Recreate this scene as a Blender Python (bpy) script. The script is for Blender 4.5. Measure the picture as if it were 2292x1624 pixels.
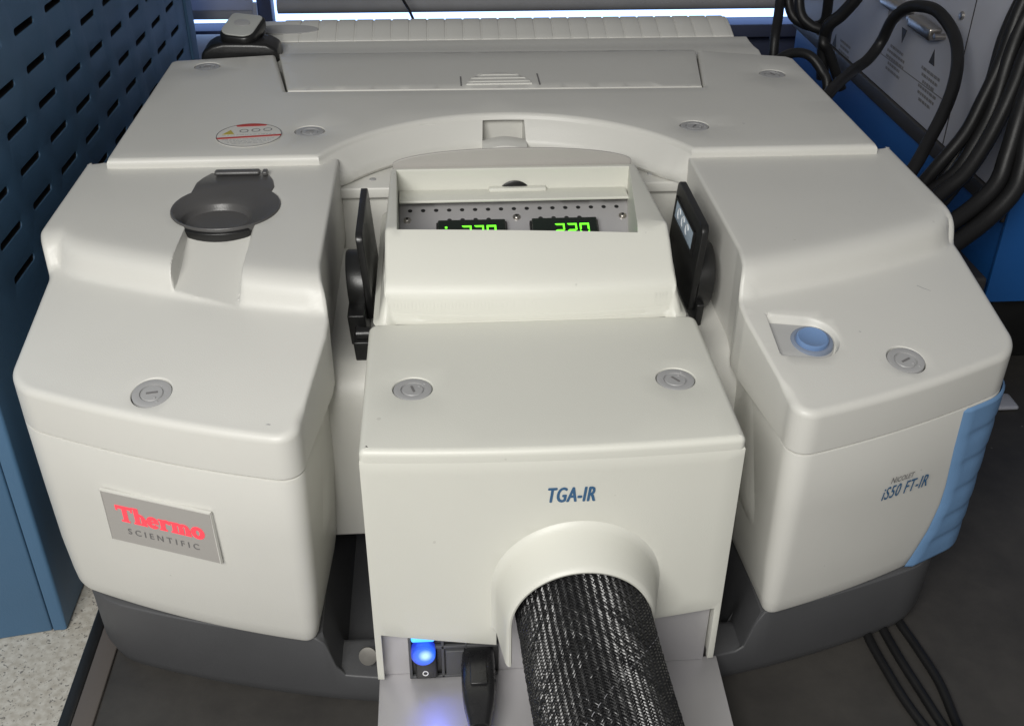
import bpy, bmesh, math, random
import numpy as np
from mathutils import Vector, Matrix
from mathutils.geometry import delaunay_2d_cdt

random.seed(7)
for o in list(bpy.data.objects):
    bpy.data.objects.remove(o, do_unlink=True)
scn = bpy.context.scene
COL = scn.collection
R = math.radians

# ------------------------------------------------------------------ camera
cam_d = bpy.data.cameras.new('camera')
cam = bpy.data.objects.new('camera', cam_d)
COL.objects.link(cam)
th, yaw, roll = R(32.694), R(4.184), R(-0.471)
fw = Vector((math.sin(yaw)*math.cos(th), math.cos(yaw)*math.cos(th), -math.sin(th)))
rt = Vector((math.cos(yaw), -math.sin(yaw), 0))
dn = fw.cross(rt)
r2 = rt*math.cos(roll) + dn*math.sin(roll)
d2 = -rt*math.sin(roll) + dn*math.cos(roll)
mw = Matrix((r2, -d2, -fw)).transposed().to_4x4()
mw.translation = Vector((0, 0, 0.617))
cam.matrix_world = mw
cam_d.sensor_width = 36
cam_d.lens = 36*2382.44/2292
cam_d.clip_start = 0.01
cam_d.clip_end = 60
scn.camera = cam

# ------------------------------------------------------------------ light
world = bpy.data.worlds.new('World')
scn.world = world
world.use_nodes = True
bgn = world.node_tree.nodes['Background']
bgn.inputs[0].default_value = (0.97, 0.97, 1.0, 1)
bgn.inputs[1].default_value = 0.15

def area(name, loc, target, sx, sy, energy, col):
    l = bpy.data.lights.new(name, 'AREA')
    l.shape = 'RECTANGLE'; l.size = sx; l.size_y = sy
    l.energy = energy; l.color = col
    o = bpy.data.objects.new(name, l)
    COL.objects.link(o)
    o.location = loc
    d = Vector(target) - Vector(loc)
    o.rotation_euler = d.to_track_quat('-Z', 'Y').to_euler()
    return o
area('lamp_front', (-0.34, -0.42, 1.02), (0.05, 0.60, 0.15), 0.75, 0.45, 19.0, (1.0, 0.985, 0.945))

scn.view_settings.view_transform = 'Standard'
scn.view_settings.look = 'None'
scn.view_settings.gamma = 1
scn.view_settings.exposure = 0
scn.view_settings.use_curve_mapping = False
scn.render.engine = 'CYCLES'

# ------------------------------------------------------------------ materials
def new_mat(name):
    m = bpy.data.materials.new(name)
    m.use_nodes = True
    nt = m.node_tree
    return m, nt, nt.nodes['Principled BSDF']

def plastic(name, col, rough=0.45, var=0.05, scale=9, bump=0.0, bscale=900, metal=0.0, specks=0.0, spec=0.5, coat=0.0):
    m, nt, b = new_mat(name)
    b.inputs['Roughness'].default_value = rough
    b.inputs['Metallic'].default_value = metal
    b.inputs['Specular IOR Level'].default_value = spec
    b.inputs['Coat Weight'].default_value = coat
    tc = nt.nodes.new('ShaderNodeTexCoord')
    n = nt.nodes.new('ShaderNodeTexNoise')
    n.inputs['Scale'].default_value = scale
    n.inputs['Detail'].default_value = 6
    nt.links.new(tc.outputs['Object'], n.inputs['Vector'])
    cr = nt.nodes.new('ShaderNodeValToRGB')
    cr.color_ramp.elements[0].position = 0.3
    cr.color_ramp.elements[1].position = 0.7
    cr.color_ramp.elements[0].color = tuple(c*(1-var) for c in col) + (1,)
    cr.color_ramp.elements[1].color = tuple(min(1, c*(1+var*0.6)) for c in col) + (1,)
    nt.links.new(n.outputs['Fac'], cr.inputs['Fac'])
    out = cr.outputs['Color']
    rr = nt.nodes.new('ShaderNodeMapRange')
    rr.inputs['To Min'].default_value = max(0.02, rough-0.06)
    rr.inputs['To Max'].default_value = rough+0.06
    n3 = nt.nodes.new('ShaderNodeTexNoise')
    n3.inputs['Scale'].default_value = scale*4
    nt.links.new(tc.outputs['Object'], n3.inputs['Vector'])
    nt.links.new(n3.outputs['Fac'], rr.inputs['Value'])
    nt.links.new(rr.outputs['Result'], b.inputs['Roughness'])
    if specks > 0:
        v = nt.nodes.new('ShaderNodeTexNoise')
        v.inputs['Scale'].default_value = 130
        v.inputs['Detail'].default_value = 1
        nt.links.new(tc.outputs['Object'], v.inputs['Vector'])
        mr = nt.nodes.new('ShaderNodeMapRange')
        mr.inputs['From Min'].default_value = 0.80
        mr.inputs['From Max'].default_value = 0.82
        mr.inputs['To Max'].default_value = specks
        nt.links.new(v.outputs['Fac'], mr.inputs['Value'])
        mx = nt.nodes.new('ShaderNodeMixRGB')
        mx.inputs['Color2'].default_value = (0.16, 0.14, 0.12, 1)
        nt.links.new(mr.outputs['Result'], mx.inputs['Fac'])
        nt.links.new(out, mx.inputs['Color1'])
        out = mx.outputs['Color']
    nt.links.new(out, b.inputs['Base Color'])
    if bump > 0:
        n2 = nt.nodes.new('ShaderNodeTexNoise')
        n2.inputs['Scale'].default_value = bscale
        n2.inputs['Detail'].default_value = 3
        nt.links.new(tc.outputs['Object'], n2.inputs['Vector'])
        bp = nt.nodes.new('ShaderNodeBump')
        bp.inputs['Strength'].default_value = bump
        bp.inputs['Distance'].default_value = 0.0004
        nt.links.new(n2.outputs['Fac'], bp.inputs['Height'])
        nt.links.new(bp.outputs['Normal'], b.inputs['Normal'])
    return m

def emitter(name, col, strength, base=(0.02, 0.02, 0.02)):
    m, nt, b = new_mat(name)
    b.inputs['Base Color'].default_value = base + (1,)
    b.inputs['Emission Color'].default_value = col + (1,)
    b.inputs['Emission Strength'].default_value = strength
    b.inputs['Roughness'].default_value = 0.3
    return m

M = {}
M['shell'] = plastic('warm_white_plastic', (0.64, 0.633, 0.592), 0.42, 0.04, 5, 0.25, 1400, specks=0.22)
M['cream'] = plastic('cream_plastic', (0.67, 0.668, 0.605), 0.42, 0.04, 5, 0.25, 1400, specks=0.18)
M['base'] = plastic('dark_grey_plastic', (0.075, 0.076, 0.08), 0.5, 0.12, 8, 0.3, 1200)
M['lock'] = plastic('grey_lock_plastic', (0.36, 0.36, 0.36), 0.4, 0.05, 40, 0.1)
M['dark'] = plastic('dark_gap', (0.012, 0.012, 0.013), 0.7, 0.2, 10)
M['cup'] = plastic('charcoal_plastic', (0.085, 0.083, 0.082), 0.36, 0.1, 20, 0.3, 1200)
M['black'] = plastic('black_plastic', (0.012, 0.012, 0.012), 0.32, 0.2, 20, 0.2, 900)
M['cable'] = plastic('black_cable_rubber', (0.010, 0.010, 0.0105), 0.45, 0.2, 30, 0.2, 600, spec=0.35)
M['grip'] = plastic('blue_grip_rubber', (0.15, 0.28, 0.48), 0.5, 0.06, 20, 0.4, 1500)
M['button'] = plastic('blue_button', (0.16, 0.26, 0.46), 0.35, 0.05, 30)
M['ring'] = plastic('smoky_blue_ring', (0.22, 0.26, 0.34), 0.2, 0.1, 30)
M['metal'] = plastic('grey_sheet_metal', (0.50, 0.49, 0.50), 0.42, 0.05, 14, 0.1, 600, metal=0.35)
M['steel'] = plastic('steel', (0.55, 0.52, 0.48), 0.30, 0.03, 12, metal=1.0)
M['taupe'] = plastic('taupe_plate', (0.40, 0.385, 0.36), 0.45, 0.04, 14)
M['screw'] = plastic('dull_screw_metal', (0.24, 0.23, 0.21), 0.35, 0.1, 40, metal=0.7)
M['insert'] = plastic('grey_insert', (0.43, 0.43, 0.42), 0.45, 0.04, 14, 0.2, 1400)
M['plug'] = plastic('black_moulded_pvc', (0.016, 0.016, 0.017), 0.28, 0.15, 30, 0.25, 500)
M['badge'] = plastic('grey_badge', (0.38, 0.365, 0.345), 0.22, 0.01, 8)
M['red'] = emitter('backlit_red', (1.0, 0.05, 0.075), 0.75, (0.6, 0.05, 0.07))
M['greytext'] = plastic('grey_print', (0.17, 0.165, 0.165), 0.5, 0.05, 40)
M['bluetext'] = plastic('blue_print', (0.040, 0.115, 0.230), 0.5, 0.05, 40)
M['green'] = emitter('green_led', (0.13, 1.0, 0.02), 2.6)
M['display'] = plastic('display_black', (0.01, 0.016, 0.012), 0.18, 0.1, 30)
M['bluelight'] = emitter('blue_lit_lens', (0.02, 0.16, 1.0), 2.2, (0.02, 0.05, 0.4))
M['bluehot'] = emitter('blue_lamp_core', (0.06, 0.42, 1.0), 1.6, (0.1, 0.3, 0.6))
def lens_mat():
    m, nt, b = new_mat('blue_lens')
    g = nt.nodes.new('ShaderNodeNewGeometry')
    d = nt.nodes.new('ShaderNodeVectorMath'); d.operation = 'DISTANCE'; d.inputs[1].default_value = (-0.0198, 0.4870, 0.0765)
    nt.links.new(g.outputs['Position'], d.inputs[0])
    cr = nt.nodes.new('ShaderNodeValToRGB')
    mr = nt.nodes.new('ShaderNodeMapRange'); mr.inputs['From Max'].default_value = 0.011
    nt.links.new(d.outputs['Value'], mr.inputs['Value']); nt.links.new(mr.outputs['Result'], cr.inputs['Fac'])
    e = cr.color_ramp.elements
    e[0].color = (0.55, 0.9, 1.0, 1); e[0].position = 0.12
    e[1].color = (0.012, 0.03, 0.42, 1); e[1].position = 0.9
    q = e.new(0.45); q.color = (0.03, 0.18, 1.0, 1)
    nt.links.new(cr.outputs['Color'], b.inputs['Emission Color'])
    b.inputs['Emission Strength'].default_value = 1.1
    b.inputs['Base Color'].default_value = (0.02, 0.04, 0.25, 1)
    b.inputs['Roughness'].default_value = 0.15
    return m
M['lens'] = lens_mat()
M['white'] = plastic('white_print', (0.8, 0.8, 0.8), 0.5, 0.02, 40)
M['paper'] = plastic('sticker_paper', (0.62, 0.61, 0.57), 0.5, 0.02, 40)
M['stickred'] = plastic('sticker_red', (0.48, 0.05, 0.04), 0.5, 0.05, 40)
M['yellow'] = plastic('sticker_yellow', (0.45, 0.36, 0.06), 0.5, 0.05, 40)
M['cabinet'] = plastic('blue_painted_steel', (0.075, 0.165, 0.285), 0.5, 0.08, 6, 0.4, 700)
M['cobalt'] = plastic('cobalt_painted_steel', (0.012, 0.090, 0.30), 0.45, 0.08, 6, 0.2, 700)
M['panel'] = plastic('white_painted_panel', (0.40, 0.41, 0.46), 0.5, 0.05, 6)
M['frame'] = plastic('dark_frame', (0.035, 0.033, 0.033), 0.5, 0.1, 10)
M['lcd'] = plastic('pale_blue_label', (0.50, 0.62, 0.74), 0.25, 0.06, 60)
M['blind'] = plastic('grey_blind_fabric', (0.30, 0.30, 0.31), 0.7, 0.06, 30, 0.4, 900)
M['wall'] = plastic('navy_wall_paint', (0.045, 0.055, 0.10), 0.7, 0.1, 3)
M['strip'] = plastic('brown_grey_trim', (0.10, 0.088, 0.08), 0.5, 0.1, 10)
M['device'] = plastic('pale_grey_device', (0.42, 0.43, 0.41), 0.4, 0.05, 30)
M['tracer'] = plastic('white_tracer_yarn', (0.42, 0.42, 0.45), 0.3, 0.02, 30)

m, nt, b = new_mat('window_daylight')
b.inputs['Base Color'].default_value = (0.2, 0.3, 0.6, 1)
b.inputs['Emission Color'].default_value = (0.40, 0.60, 1.0, 1)
b.inputs['Emission Strength'].default_value = 2.6
M['daylight'] = m

def braid_mat():
    m, nt, b = new_mat('braided_nylon')
    b.inputs['Base Color'].default_value = (0.022, 0.022, 0.024, 1)
    b.inputs['Roughness'].default_value = 0.36
    b.inputs['Specular IOR Level'].default_value = 0.6
    b.inputs['Coat Weight'].default_value = 0.3
    b.inputs['Coat Roughness'].default_value = 0.24
    tc = nt.nodes.new('ShaderNodeTexCoord')
    n = nt.nodes.new('ShaderNodeTexNoise')
    n.inputs['Scale'].default_value = 500
    nt.links.new(tc.outputs['Object'], n.inputs['Vector'])
    cr = nt.nodes.new('ShaderNodeValToRGB')
    cr.color_ramp.elements[0].color = (0.004, 0.004, 0.0045, 1)
    cr.color_ramp.elements[1].color = (0.016, 0.016, 0.017, 1)
    cr.color_ramp.elements[0].position = 0.35
    cr.color_ramp.elements[1].position = 0.75
    nt.links.new(n.outputs['Fac'], cr.inputs['Fac'])
    nt.links.new(cr.outputs['Color'], b.inputs['Base Color'])
    return m
M['braid'] = braid_mat()

def speckle_mat():
    m, nt, b = new_mat('speckled_laminate')
    tc = nt.nodes.new('ShaderNodeTexCoord')
    base = nt.nodes.new('ShaderNodeTexNoise'); base.inputs['Scale'].default_value = 160; base.inputs['Detail'].default_value = 5
    cr = nt.nodes.new('ShaderNodeValToRGB')
    cr.color_ramp.elements[0].color = (0.46, 0.43, 0.37, 1); cr.color_ramp.elements[0].position = 0.35
    cr.color_ramp.elements[1].color = (0.62, 0.60, 0.54, 1); cr.color_ramp.elements[1].position = 0.65
    nt.links.new(tc.outputs['Object'], base.inputs['Vector']); nt.links.new(base.outputs['Fac'], cr.inputs['Fac'])
    prev = cr.outputs['Color']
    wob = nt.nodes.new('ShaderNodeTexNoise'); wob.inputs['Scale'].default_value = 260
    nt.links.new(tc.outputs['Object'], wob.inputs['Vector'])
    add = nt.nodes.new('ShaderNodeMixRGB'); add.blend_type = 'LINEAR_LIGHT'; add.inputs['Fac'].default_value = 0.0035
    nt.links.new(tc.outputs['Object'], add.inputs['Color1']); nt.links.new(wob.outputs['Color'], add.inputs['Color2'])
    for sc, thr, col in ((190, 0.24, (0.22, 0.21, 0.19)), (300, 0.20, (0.30, 0.28, 0.25)), (120, 0.13, (0.17, 0.16, 0.15))):
        v = nt.nodes.new('ShaderNodeTexVoronoi'); v.inputs['Scale'].default_value = sc
        nt.links.new(add.outputs['Color'], v.inputs['Vector'])
        mr = nt.nodes.new('ShaderNodeMapRange')
        mr.inputs['From Min'].default_value = thr; mr.inputs['From Max'].default_value = thr*0.7
        nt.links.new(v.outputs['Distance'], mr.inputs['Value'])
        mx = nt.nodes.new('ShaderNodeMixRGB'); mx.inputs['Color2'].default_value = col + (1,)
        nt.links.new(mr.outputs['Result'], mx.inputs['Fac']); nt.links.new(prev, mx.inputs['Color1'])
        prev = mx.outputs['Color']
    nt.links.new(prev, b.inputs['Base Color'])
    b.inputs['Roughness'].default_value = 0.4
    return m
M['speckle'] = speckle_mat()
def sheer_mat():
    m, nt, b = new_mat('sheer_blind_fabric')
    t = nt.nodes.new('ShaderNodeBsdfTranslucent'); t.inputs['Color'].default_value = (0.50, 0.50, 0.55, 1)
    d = nt.nodes.new('ShaderNodeBsdfDiffuse'); d.inputs['Color'].default_value = (0.45, 0.45, 0.48, 1)
    mx = nt.nodes.new('ShaderNodeMixShader'); mx.inputs[0].default_value = 0.32
    nt.links.new(d.outputs[0], mx.inputs[1]); nt.links.new(t.outputs[0], mx.inputs[2])
    nt.links.new(mx.outputs[0], nt.nodes['Material Output'].inputs['Surface'])
    return m
M['sheer'] = sheer_mat()

def desk_mat():
    m, nt, b = new_mat('dark_bench_top')
    tc = nt.nodes.new('ShaderNodeTexCoord')
    n = nt.nodes.new('ShaderNodeTexNoise'); n.inputs['Scale'].default_value = 14; n.inputs['Detail'].default_value = 10; n.inputs['Roughness'].default_value = 0.7
    nt.links.new(tc.outputs['Object'], n.inputs['Vector'])
    cr = nt.nodes.new('ShaderNodeValToRGB')
    cr.color_ramp.elements[0].color = (0.030, 0.028, 0.026, 1); cr.color_ramp.elements[0].position = 0.3
    cr.color_ramp.elements[1].color = (0.056, 0.052, 0.047, 1); cr.color_ramp.elements[1].position = 0.72
    nt.links.new(n.outputs['Fac'], cr.inputs['Fac'])
    v = nt.nodes.new('ShaderNodeTexNoise'); v.inputs['Scale'].default_value = 95
    nt.links.new(tc.outputs['Object'], v.inputs['Vector'])
    mr = nt.nodes.new('ShaderNodeMapRange'); mr.inputs['From Min'].default_value = 0.77; mr.inputs['From Max'].default_value = 0.80; mr.inputs['To Max'].default_value = 0.7
    nt.links.new(v.outputs['Fac'], mr.inputs['Value'])
    mx = nt.nodes.new('ShaderNodeMixRGB'); mx.inputs['Color2'].default_value = (0.25, 0.24, 0.22, 1)
    nt.links.new(mr.outputs['Result'], mx.inputs['Fac']); nt.links.new(cr.outputs['Color'], mx.inputs['Color1'])
    nt.links.new(mx.outputs['Color'], b.inputs['Base Color'])
    b.inputs['Roughness'].default_value = 0.55
    return m
M['desk'] = desk_mat()

# ------------------------------------------------------------------ helpers
def tag(o, label=None, cat=None, group=None, kind=None):
    if label: o['label'] = label
    if cat: o['category'] = cat
    if group: o['group'] = group
    if kind: o['kind'] = kind
    return o

def thing(name, label, cat, loc=(0, 0, 0), group=None):
    o = bpy.data.objects.new(name, None)
    COL.objects.link(o)
    o.location = loc
    o.empty_display_size = 0.02
    return tag(o, label, cat, group)

def link(name, me, mat, parent=None, smooth=True, angle=38):
    o = bpy.data.objects.new(name, me)
    COL.objects.link(o)
    if mat is not None:
        me.materials.clear(); me.materials.append(mat if not isinstance(mat, str) else M[mat])
    if smooth:
        me.polygons.foreach_set('use_smooth', [True]*len(me.polygons))
        me.set_sharp_from_angle(angle=R(angle))
    if parent is not None:
        o.parent = parent
        pl = Vector((0, 0, 0)); q = parent
        while q is not None:
            pl += q.location; q = q.parent
        o.location = -pl          # meshes are written in place-coordinates
    return o

def raw(name, verts, faces, mat, parent=None, smooth=True, angle=38, fix=True):
    me = bpy.data.meshes.new(name)
    me.from_pydata([tuple(v) for v in verts], [], faces)
    if fix:
        bm = bmesh.new(); bm.from_mesh(me)
        bmesh.ops.remove_doubles(bm, verts=bm.verts, dist=1e-6)
        bmesh.ops.recalc_face_normals(bm, faces=bm.faces)
        bm.to_mesh(me); bm.free()
    me.update()
    return link(name, me, mat, parent, smooth, angle)

def box(name, lo, hi, mat, parent=None, bev=0.001, seg=3, rot=None, pivot=None):
    bm = bmesh.new()
    bmesh.ops.create_cube(bm, size=1)
    lo = Vector(lo); hi = Vector(hi)
    for v in bm.verts:
        v.co = Vector(((lo[i]+hi[i])/2 + v.co[i]*(hi[i]-lo[i]) for i in range(3)))
    if bev > 0:
        bmesh.ops.bevel(bm, geom=list(bm.edges), offset=bev, segments=seg, profile=0.5, affect='EDGES')
    if rot is not None:
        bmesh.ops.rotate(bm, verts=bm.verts, cent=pivot if pivot is not None else (lo+hi)/2, matrix=rot)
    me = bpy.data.meshes.new(name); bm.to_mesh(me); bm.free()
    return link(name, me, mat, parent)

def prism(name, poly, axis, a, b, mat, parent=None, bev=0.0, seg=3, angle=38):
    """closed polygon in the two other axes, extruded along axis from a to b"""
    def P(p, t):
        return {'x': (t, p[0], p[1]), 'y': (p[0], t, p[1]), 'z': (p[0], p[1], t)}[axis]
    n = len(poly)
    bm = bmesh.new()
    va = [bm.verts.new(P(p, a)) for p in poly]
    vb = [bm.verts.new(P(p, b)) for p in poly]
    bm.faces.new(va); bm.faces.new(vb[::-1])
    for i in range(n):
        bm.faces.new((va[i], va[(i+1) % n], vb[(i+1) % n], vb[i]))
    bmesh.ops.recalc_face_normals(bm, faces=bm.faces)
    if bev > 0:
        es = [e for e in bm.edges if len(e.link_faces) == 2 and e.calc_face_angle() > R(35)]
        bmesh.ops.bevel(bm, geom=es, offset=bev, segments=seg, profile=0.5, affect='EDGES', clamp_overlap=True)
    me = bpy.data.meshes.new(name); bm.to_mesh(me); bm.free()
    return link(name, me, mat, parent, True, angle)

def basis(axis):
    a = Vector(axis).normalized()
    t = Vector((0, 0, 1)) if abs(a.z) < 0.9 else Vector((0, 1, 0))
    u = t.cross(a).normalized(); v = a.cross(u)
    return u, v, a

def lathe(name, prof, c, axis, mat, parent=None, n=40, angle=38):
    """prof: list of (radius, distance along axis)"""
    u, v, a = basis(axis); c = Vector(c)
    V = []; F = []
    for (r, h) in prof:
        for k in range(n):
            t = 2*math.pi*k/n
            V.append(c + a*h + u*(r*math.cos(t)) + v*(r*math.sin(t)))
    for i in range(len(prof)-1):
        for k in range(n):
            F.append((i*n+k, i*n+(k+1) % n, (i+1)*n+(k+1) % n, (i+1)*n+k))
    if prof[0][0] > 1e-7: F.append(tuple(range(n))[::-1])
    if prof[-1][0] > 1e-7: F.append(tuple(range((len(prof)-1)*n, len(prof)*n)))
    return raw(name, V, F, mat, parent, True, angle)

def smooth_path(pts, n=10):
    pts = [Vector(p) for p in pts]
    out = []
    for i in range(len(pts)-1):
        p0 = pts[max(0, i-1)]; p1 = pts[i]; p2 = pts[i+1]; p3 = pts[min(len(pts)-1, i+2)]
        for k in range(n):
            t = k/n
            out.append(0.5*((2*p1) + (p2-p0)*t + (2*p0-5*p1+4*p2-p3)*t*t + (3*p1-p0-3*p2+p3)*t**3))
    out.append(pts[-1])
    return out

def frames(path):
    T = []
    for i in range(len(path)):
        T.append((path[min(i+1, len(path)-1)] - path[max(i-1, 0)]).normalized())
    u, v, a = basis(T[0])
    fr = []
    for i, t in enumerate(T):
        u = (u - t*u.dot(t)).normalized()
        fr.append((u.copy(), t.cross(u).normalized(), t))
    return fr

def tube(name, pts, r, mat, parent=None, n=14, sub=10, squash=1.0):
    path = smooth_path(pts, sub)
    fr = frames(path)
    V = []; F = []
    m_ = len(path)
    for i, p in enumerate(path):
        rr = r(i/(m_-1)) if callable(r) else r
        for k in range(n):
            t = 2*math.pi*k/n
            V.append(p + fr[i][0]*(rr*math.cos(t)) + fr[i][1]*(rr*squash*math.sin(t)))
    for i in range(m_-1):
        for k in range(n):
            F.append((i*n+k, i*n+(k+1) % n, (i+1)*n+(k+1) % n, (i+1)*n+k))
    F.append(tuple(range(n))[::-1]); F.append(tuple(range((m_-1)*n, m_*n)))
    return raw(name, V, F, mat, parent)

def rrect(x0, x1, y0, y1, rad, step=0.004, nc=8):
    """counter-clockwise rounded rectangle; rad = (x0y0, x1y0, x1y1, x0y1)"""
    C = [(x0, y0, rad[0], 180), (x1, y0, rad[1], 270), (x1, y1, rad[2], 0), (x0, y1, rad[3], 90)]
    sx = [1, -1, -1, 1]; sy = [1, 1, -1, -1]
    pts = []
    for i, (x, y, r, a0) in enumerate(C):
        cx = x + sx[i]*r; cy = y + sy[i]*r
        if r < 1e-6:
            pts.append((x, y))
        else:
            for k in range(nc+1):
                a = R(a0 + 90*k/nc)
                pts.append((cx + r*math.cos(a), cy + r*math.sin(a)))
    return densify(pts, step)

def densify(pts, step):
    out = []
    n = len(pts)
    for i in range(n):
        a = pts[i]; b = pts[(i+1) % n]
        L = math.hypot(b[0]-a[0], b[1]-a[1])
        if L < 1e-7: continue
        m_ = max(1, int(round(L/step)))
        for k in range(m_):
            out.append((a[0]+(b[0]-a[0])*k/m_, a[1]+(b[1]-a[1])*k/m_))
    return out

def circle(cx, cy, r, n=40):
    return [(cx + r*math.cos(2*math.pi*k/n), cy + r*math.sin(2*math.pi*k/n)) for k in range(n)]

def inset(P, d):
    """move a closed ccw polyline inwards by d (array or number)"""
    P = np.asarray(P, float)
    e = np.roll(P, -1, 0) - P
    e /= np.linalg.norm(e, axis=1)[:, None]
    n1 = np.stack([-e[:, 1], e[:, 0]], 1)
    n0 = np.roll(n1, 1, 0)
    m_ = n0 + n1
    den = np.maximum(0.5, 1 + (n0*n1).sum(1))
    m_ = m_/den[:, None]
    d = np.asarray(d, float)
    return P + m_*(d[:, None] if d.ndim else d)

def inside(Q, poly):
    Q = np.asarray(Q, float); poly = np.asarray(poly, float)
    c = np.zeros(len(Q), bool)
    j = len(poly)-1
    for i in range(len(poly)):
        yi, yj = poly[i, 1], poly[j, 1]; xi, xj = poly[i, 0], poly[j, 0]
        if yi != yj:
            k = ((yi > Q[:, 1]) != (yj > Q[:, 1])) & (Q[:, 0] < (xj-xi)*(Q[:, 1]-yi)/(yj-yi)+xi)
            c ^= k
        j = i
    return c

def mindist(Q, loop):
    Q = np.asarray(Q, float); loop = np.asarray(loop, float)
    out = np.full(len(Q), 1e9)
    for s in range(0, len(loop), 400):
        d = np.sqrt(((Q[:, None, :]-loop[None, s:s+400, :])**2).sum(2)).min(1)
        out = np.minimum(out, d)
    return out

def shell(name, outline, zt, r, sections, mat, parent=None, holes=(), extra=(), grid=0.008, nr=5, cap=True, angle=38, rw=None, xtol=0.0009):
    """solid with a height-field top, a rolled edge of radius r and stacked wall loops.
    sections: (inset, z) with inset a number or one per outline point; holes: (loop, chamfer, depth, floor?)"""
    outline = np.asarray(outline, float)
    rad = np.asarray(r if rw is None else r*np.asarray(rw))
    loops = []
    top = inset(outline, rad)
    ztop = np.array([zt(p[0], p[1]) for p in top])
    loops.append((top, ztop))
    for i in range(1, nr+1):
        a = math.pi/2*i/nr
        loops.append((inset(outline, rad*(1-math.sin(a))), ztop - rad*(1-math.cos(a))))
    for (d, z) in sections:
        zz = np.full(len(outline), float(z)) if not hasattr(z, '__len__') else np.asarray(z, float)
        loops.append((inset(outline, d), zz))
    N = len(outline)
    pts = [tuple(p) for p in top]
    edges = [(i, (i+1) % N) for i in range(N)]
    hl = []
    for h in holes:
        s = len(pts); lp = h[0]
        pts += [tuple(p) for p in lp]
        edges += [(s+i, s+(i+1) % len(lp)) for i in range(len(lp))]
        hl.append((s, len(lp)))
    bx0, by0 = top.min(0); bx1, by1 = top.max(0)
    G = np.array([(x, y) for x in np.arange(bx0+grid/2, bx1, grid) for y in np.arange(by0+grid/2, by1, grid)] or [(bx0, by0)])
    allb = np.array(pts)
    def keep(Q, tol):
        if len(Q) == 0: return Q
        k = inside(Q, top)
        for h in holes: k &= ~inside(Q, h[0])
        Q = Q[k]
        if len(Q): Q = Q[mindist(Q, allb) > tol]
        return Q
    X = keep(np.array(extra, float).reshape(-1, 2), xtol)
    G = keep(G, grid*0.45)
    if len(X) and len(G): G = G[mindist(G, X) > 0.002]
    pts += [tuple(p) for p in X] + [tuple(p) for p in G]
    vo, eo, fo, ov, oe, of = delaunay_2d_cdt([Vector(p) for p in pts], edges, [], 0, 1e-7)
    inv = {}
    for i, l in enumerate(ov):
        for q in l: inv[q] = i
    cen = np.array([[sum(vo[i][0] for i in f)/len(f), sum(vo[i][1] for i in f)/len(f)] for f in fo])
    ok = inside(cen, top)
    for h in holes: ok &= ~inside(cen, h[0])
    V = [(v[0], v[1], zt(v[0], v[1])) for v in vo]
    F = [tuple(f) for f, k in zip(fo, ok) if k]
    prev = [inv[i] for i in range(N)]
    for (xy, zz) in loops[1:]:
        s = len(V)
        V += [(xy[i, 0], xy[i, 1], zz[i]) for i in range(N)]
        cur = list(range(s, s+N))
        for i in range(N):
            j = (i+1) % N
            F.append((prev[i], prev[j], cur[j], cur[i]))
        prev = cur
    if cap: F.append(tuple(prev))
    for h, (s, n) in zip(holes, hl):
        lp = np.asarray(h[0]); ch, dep, floor = h[1], h[2], h[3]
        if (np.roll(lp, -1, 0)[:, 0]*lp[:, 1] - lp[:, 0]*np.roll(lp, -1, 0)[:, 1]).sum() > 0: pass
        ring = [inv[s+i] for i in range(n)]
        zh = np.array([zt(p[0], p[1]) for p in lp])
        secs = [(ch*0.3, 0.3*ch*0.25), (ch*0.75, ch*0.45), (ch, ch), (ch, ch+0.0008), (ch, dep)] if ch > 0 else [(0.0, dep)]
        for (d, dz) in secs:
            q = inset(lp, d)
            s2 = len(V)
            zz = zh - dz if dz != dep or floor != 'flat' else np.full(n, zh.mean()-dep)
            V += [(q[i, 0], q[i, 1], zz[i]) for i in range(n)]
            cur = list(range(s2, s2+n))
            for i in range(n):
                j = (i+1) % n
                F.append((ring[i], ring[j], cur[j], cur[i]))
            ring = cur
        if floor: F.append(tuple(ring))
    me = bpy.data.meshes.new(name)
    me.from_pydata(V, [], F)
    bm = bmesh.new(); bm.from_mesh(me)
    bmesh.ops.recalc_face_normals(bm, faces=bm.faces)
    bmesh.ops.triangulate(bm, faces=[f for f in bm.faces if len(f.verts) > 8])
    bm.to_mesh(me); bm.free(); me.update()
    return link(name, me, mat, parent, True, angle)

def text(name, s, size, origin, right, up, mat, parent, shear=0.0, bold=0.0, sx=1.0, space=1.0, depth=0.00003):
    cu = bpy.data.curves.new('t', 'FONT')
    cu.body = s; cu.size = 1.0; cu.shear = shear
    cu.space_character = space
    cu.extrude = depth/size
    cu.resolution_u = 4
    to = bpy.data.objects.new('t', cu); COL.objects.link(to)
    bpy.context.view_layer.update()
    dg = bpy.context.evaluated_depsgraph_get()
    me = bpy.data.meshes.new_from_object(to.evaluated_get(dg))
    bpy.data.objects.remove(to, do_unlink=True)
    r = Vector(right).normalized(); u = Vector(up); u = (u - r*u.dot(r)).normalized(); n = r.cross(u)
    o = Vector(origin)
    vs = [v.co.copy() for v in me.vertices]; fs = [tuple(p.vertices) for p in me.polygons]
    V = []; F = []
    for i, (bx, by) in enumerate(((0, 0), (bold, 0), (-bold, 0), (0, bold*0.6), (0, -bold*0.6)) if bold else ((0, 0),)):
        k = len(V)
        V += [o + r*((c.x*sx+bx)*size) + u*((c.y+by)*size) + n*(c.z*size + i*1.5e-5) for c in vs]
        F += [tuple(q+k for q in f) for f in fs]
    return raw(name, V, F, mat, parent, False, fix=False)

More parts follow.
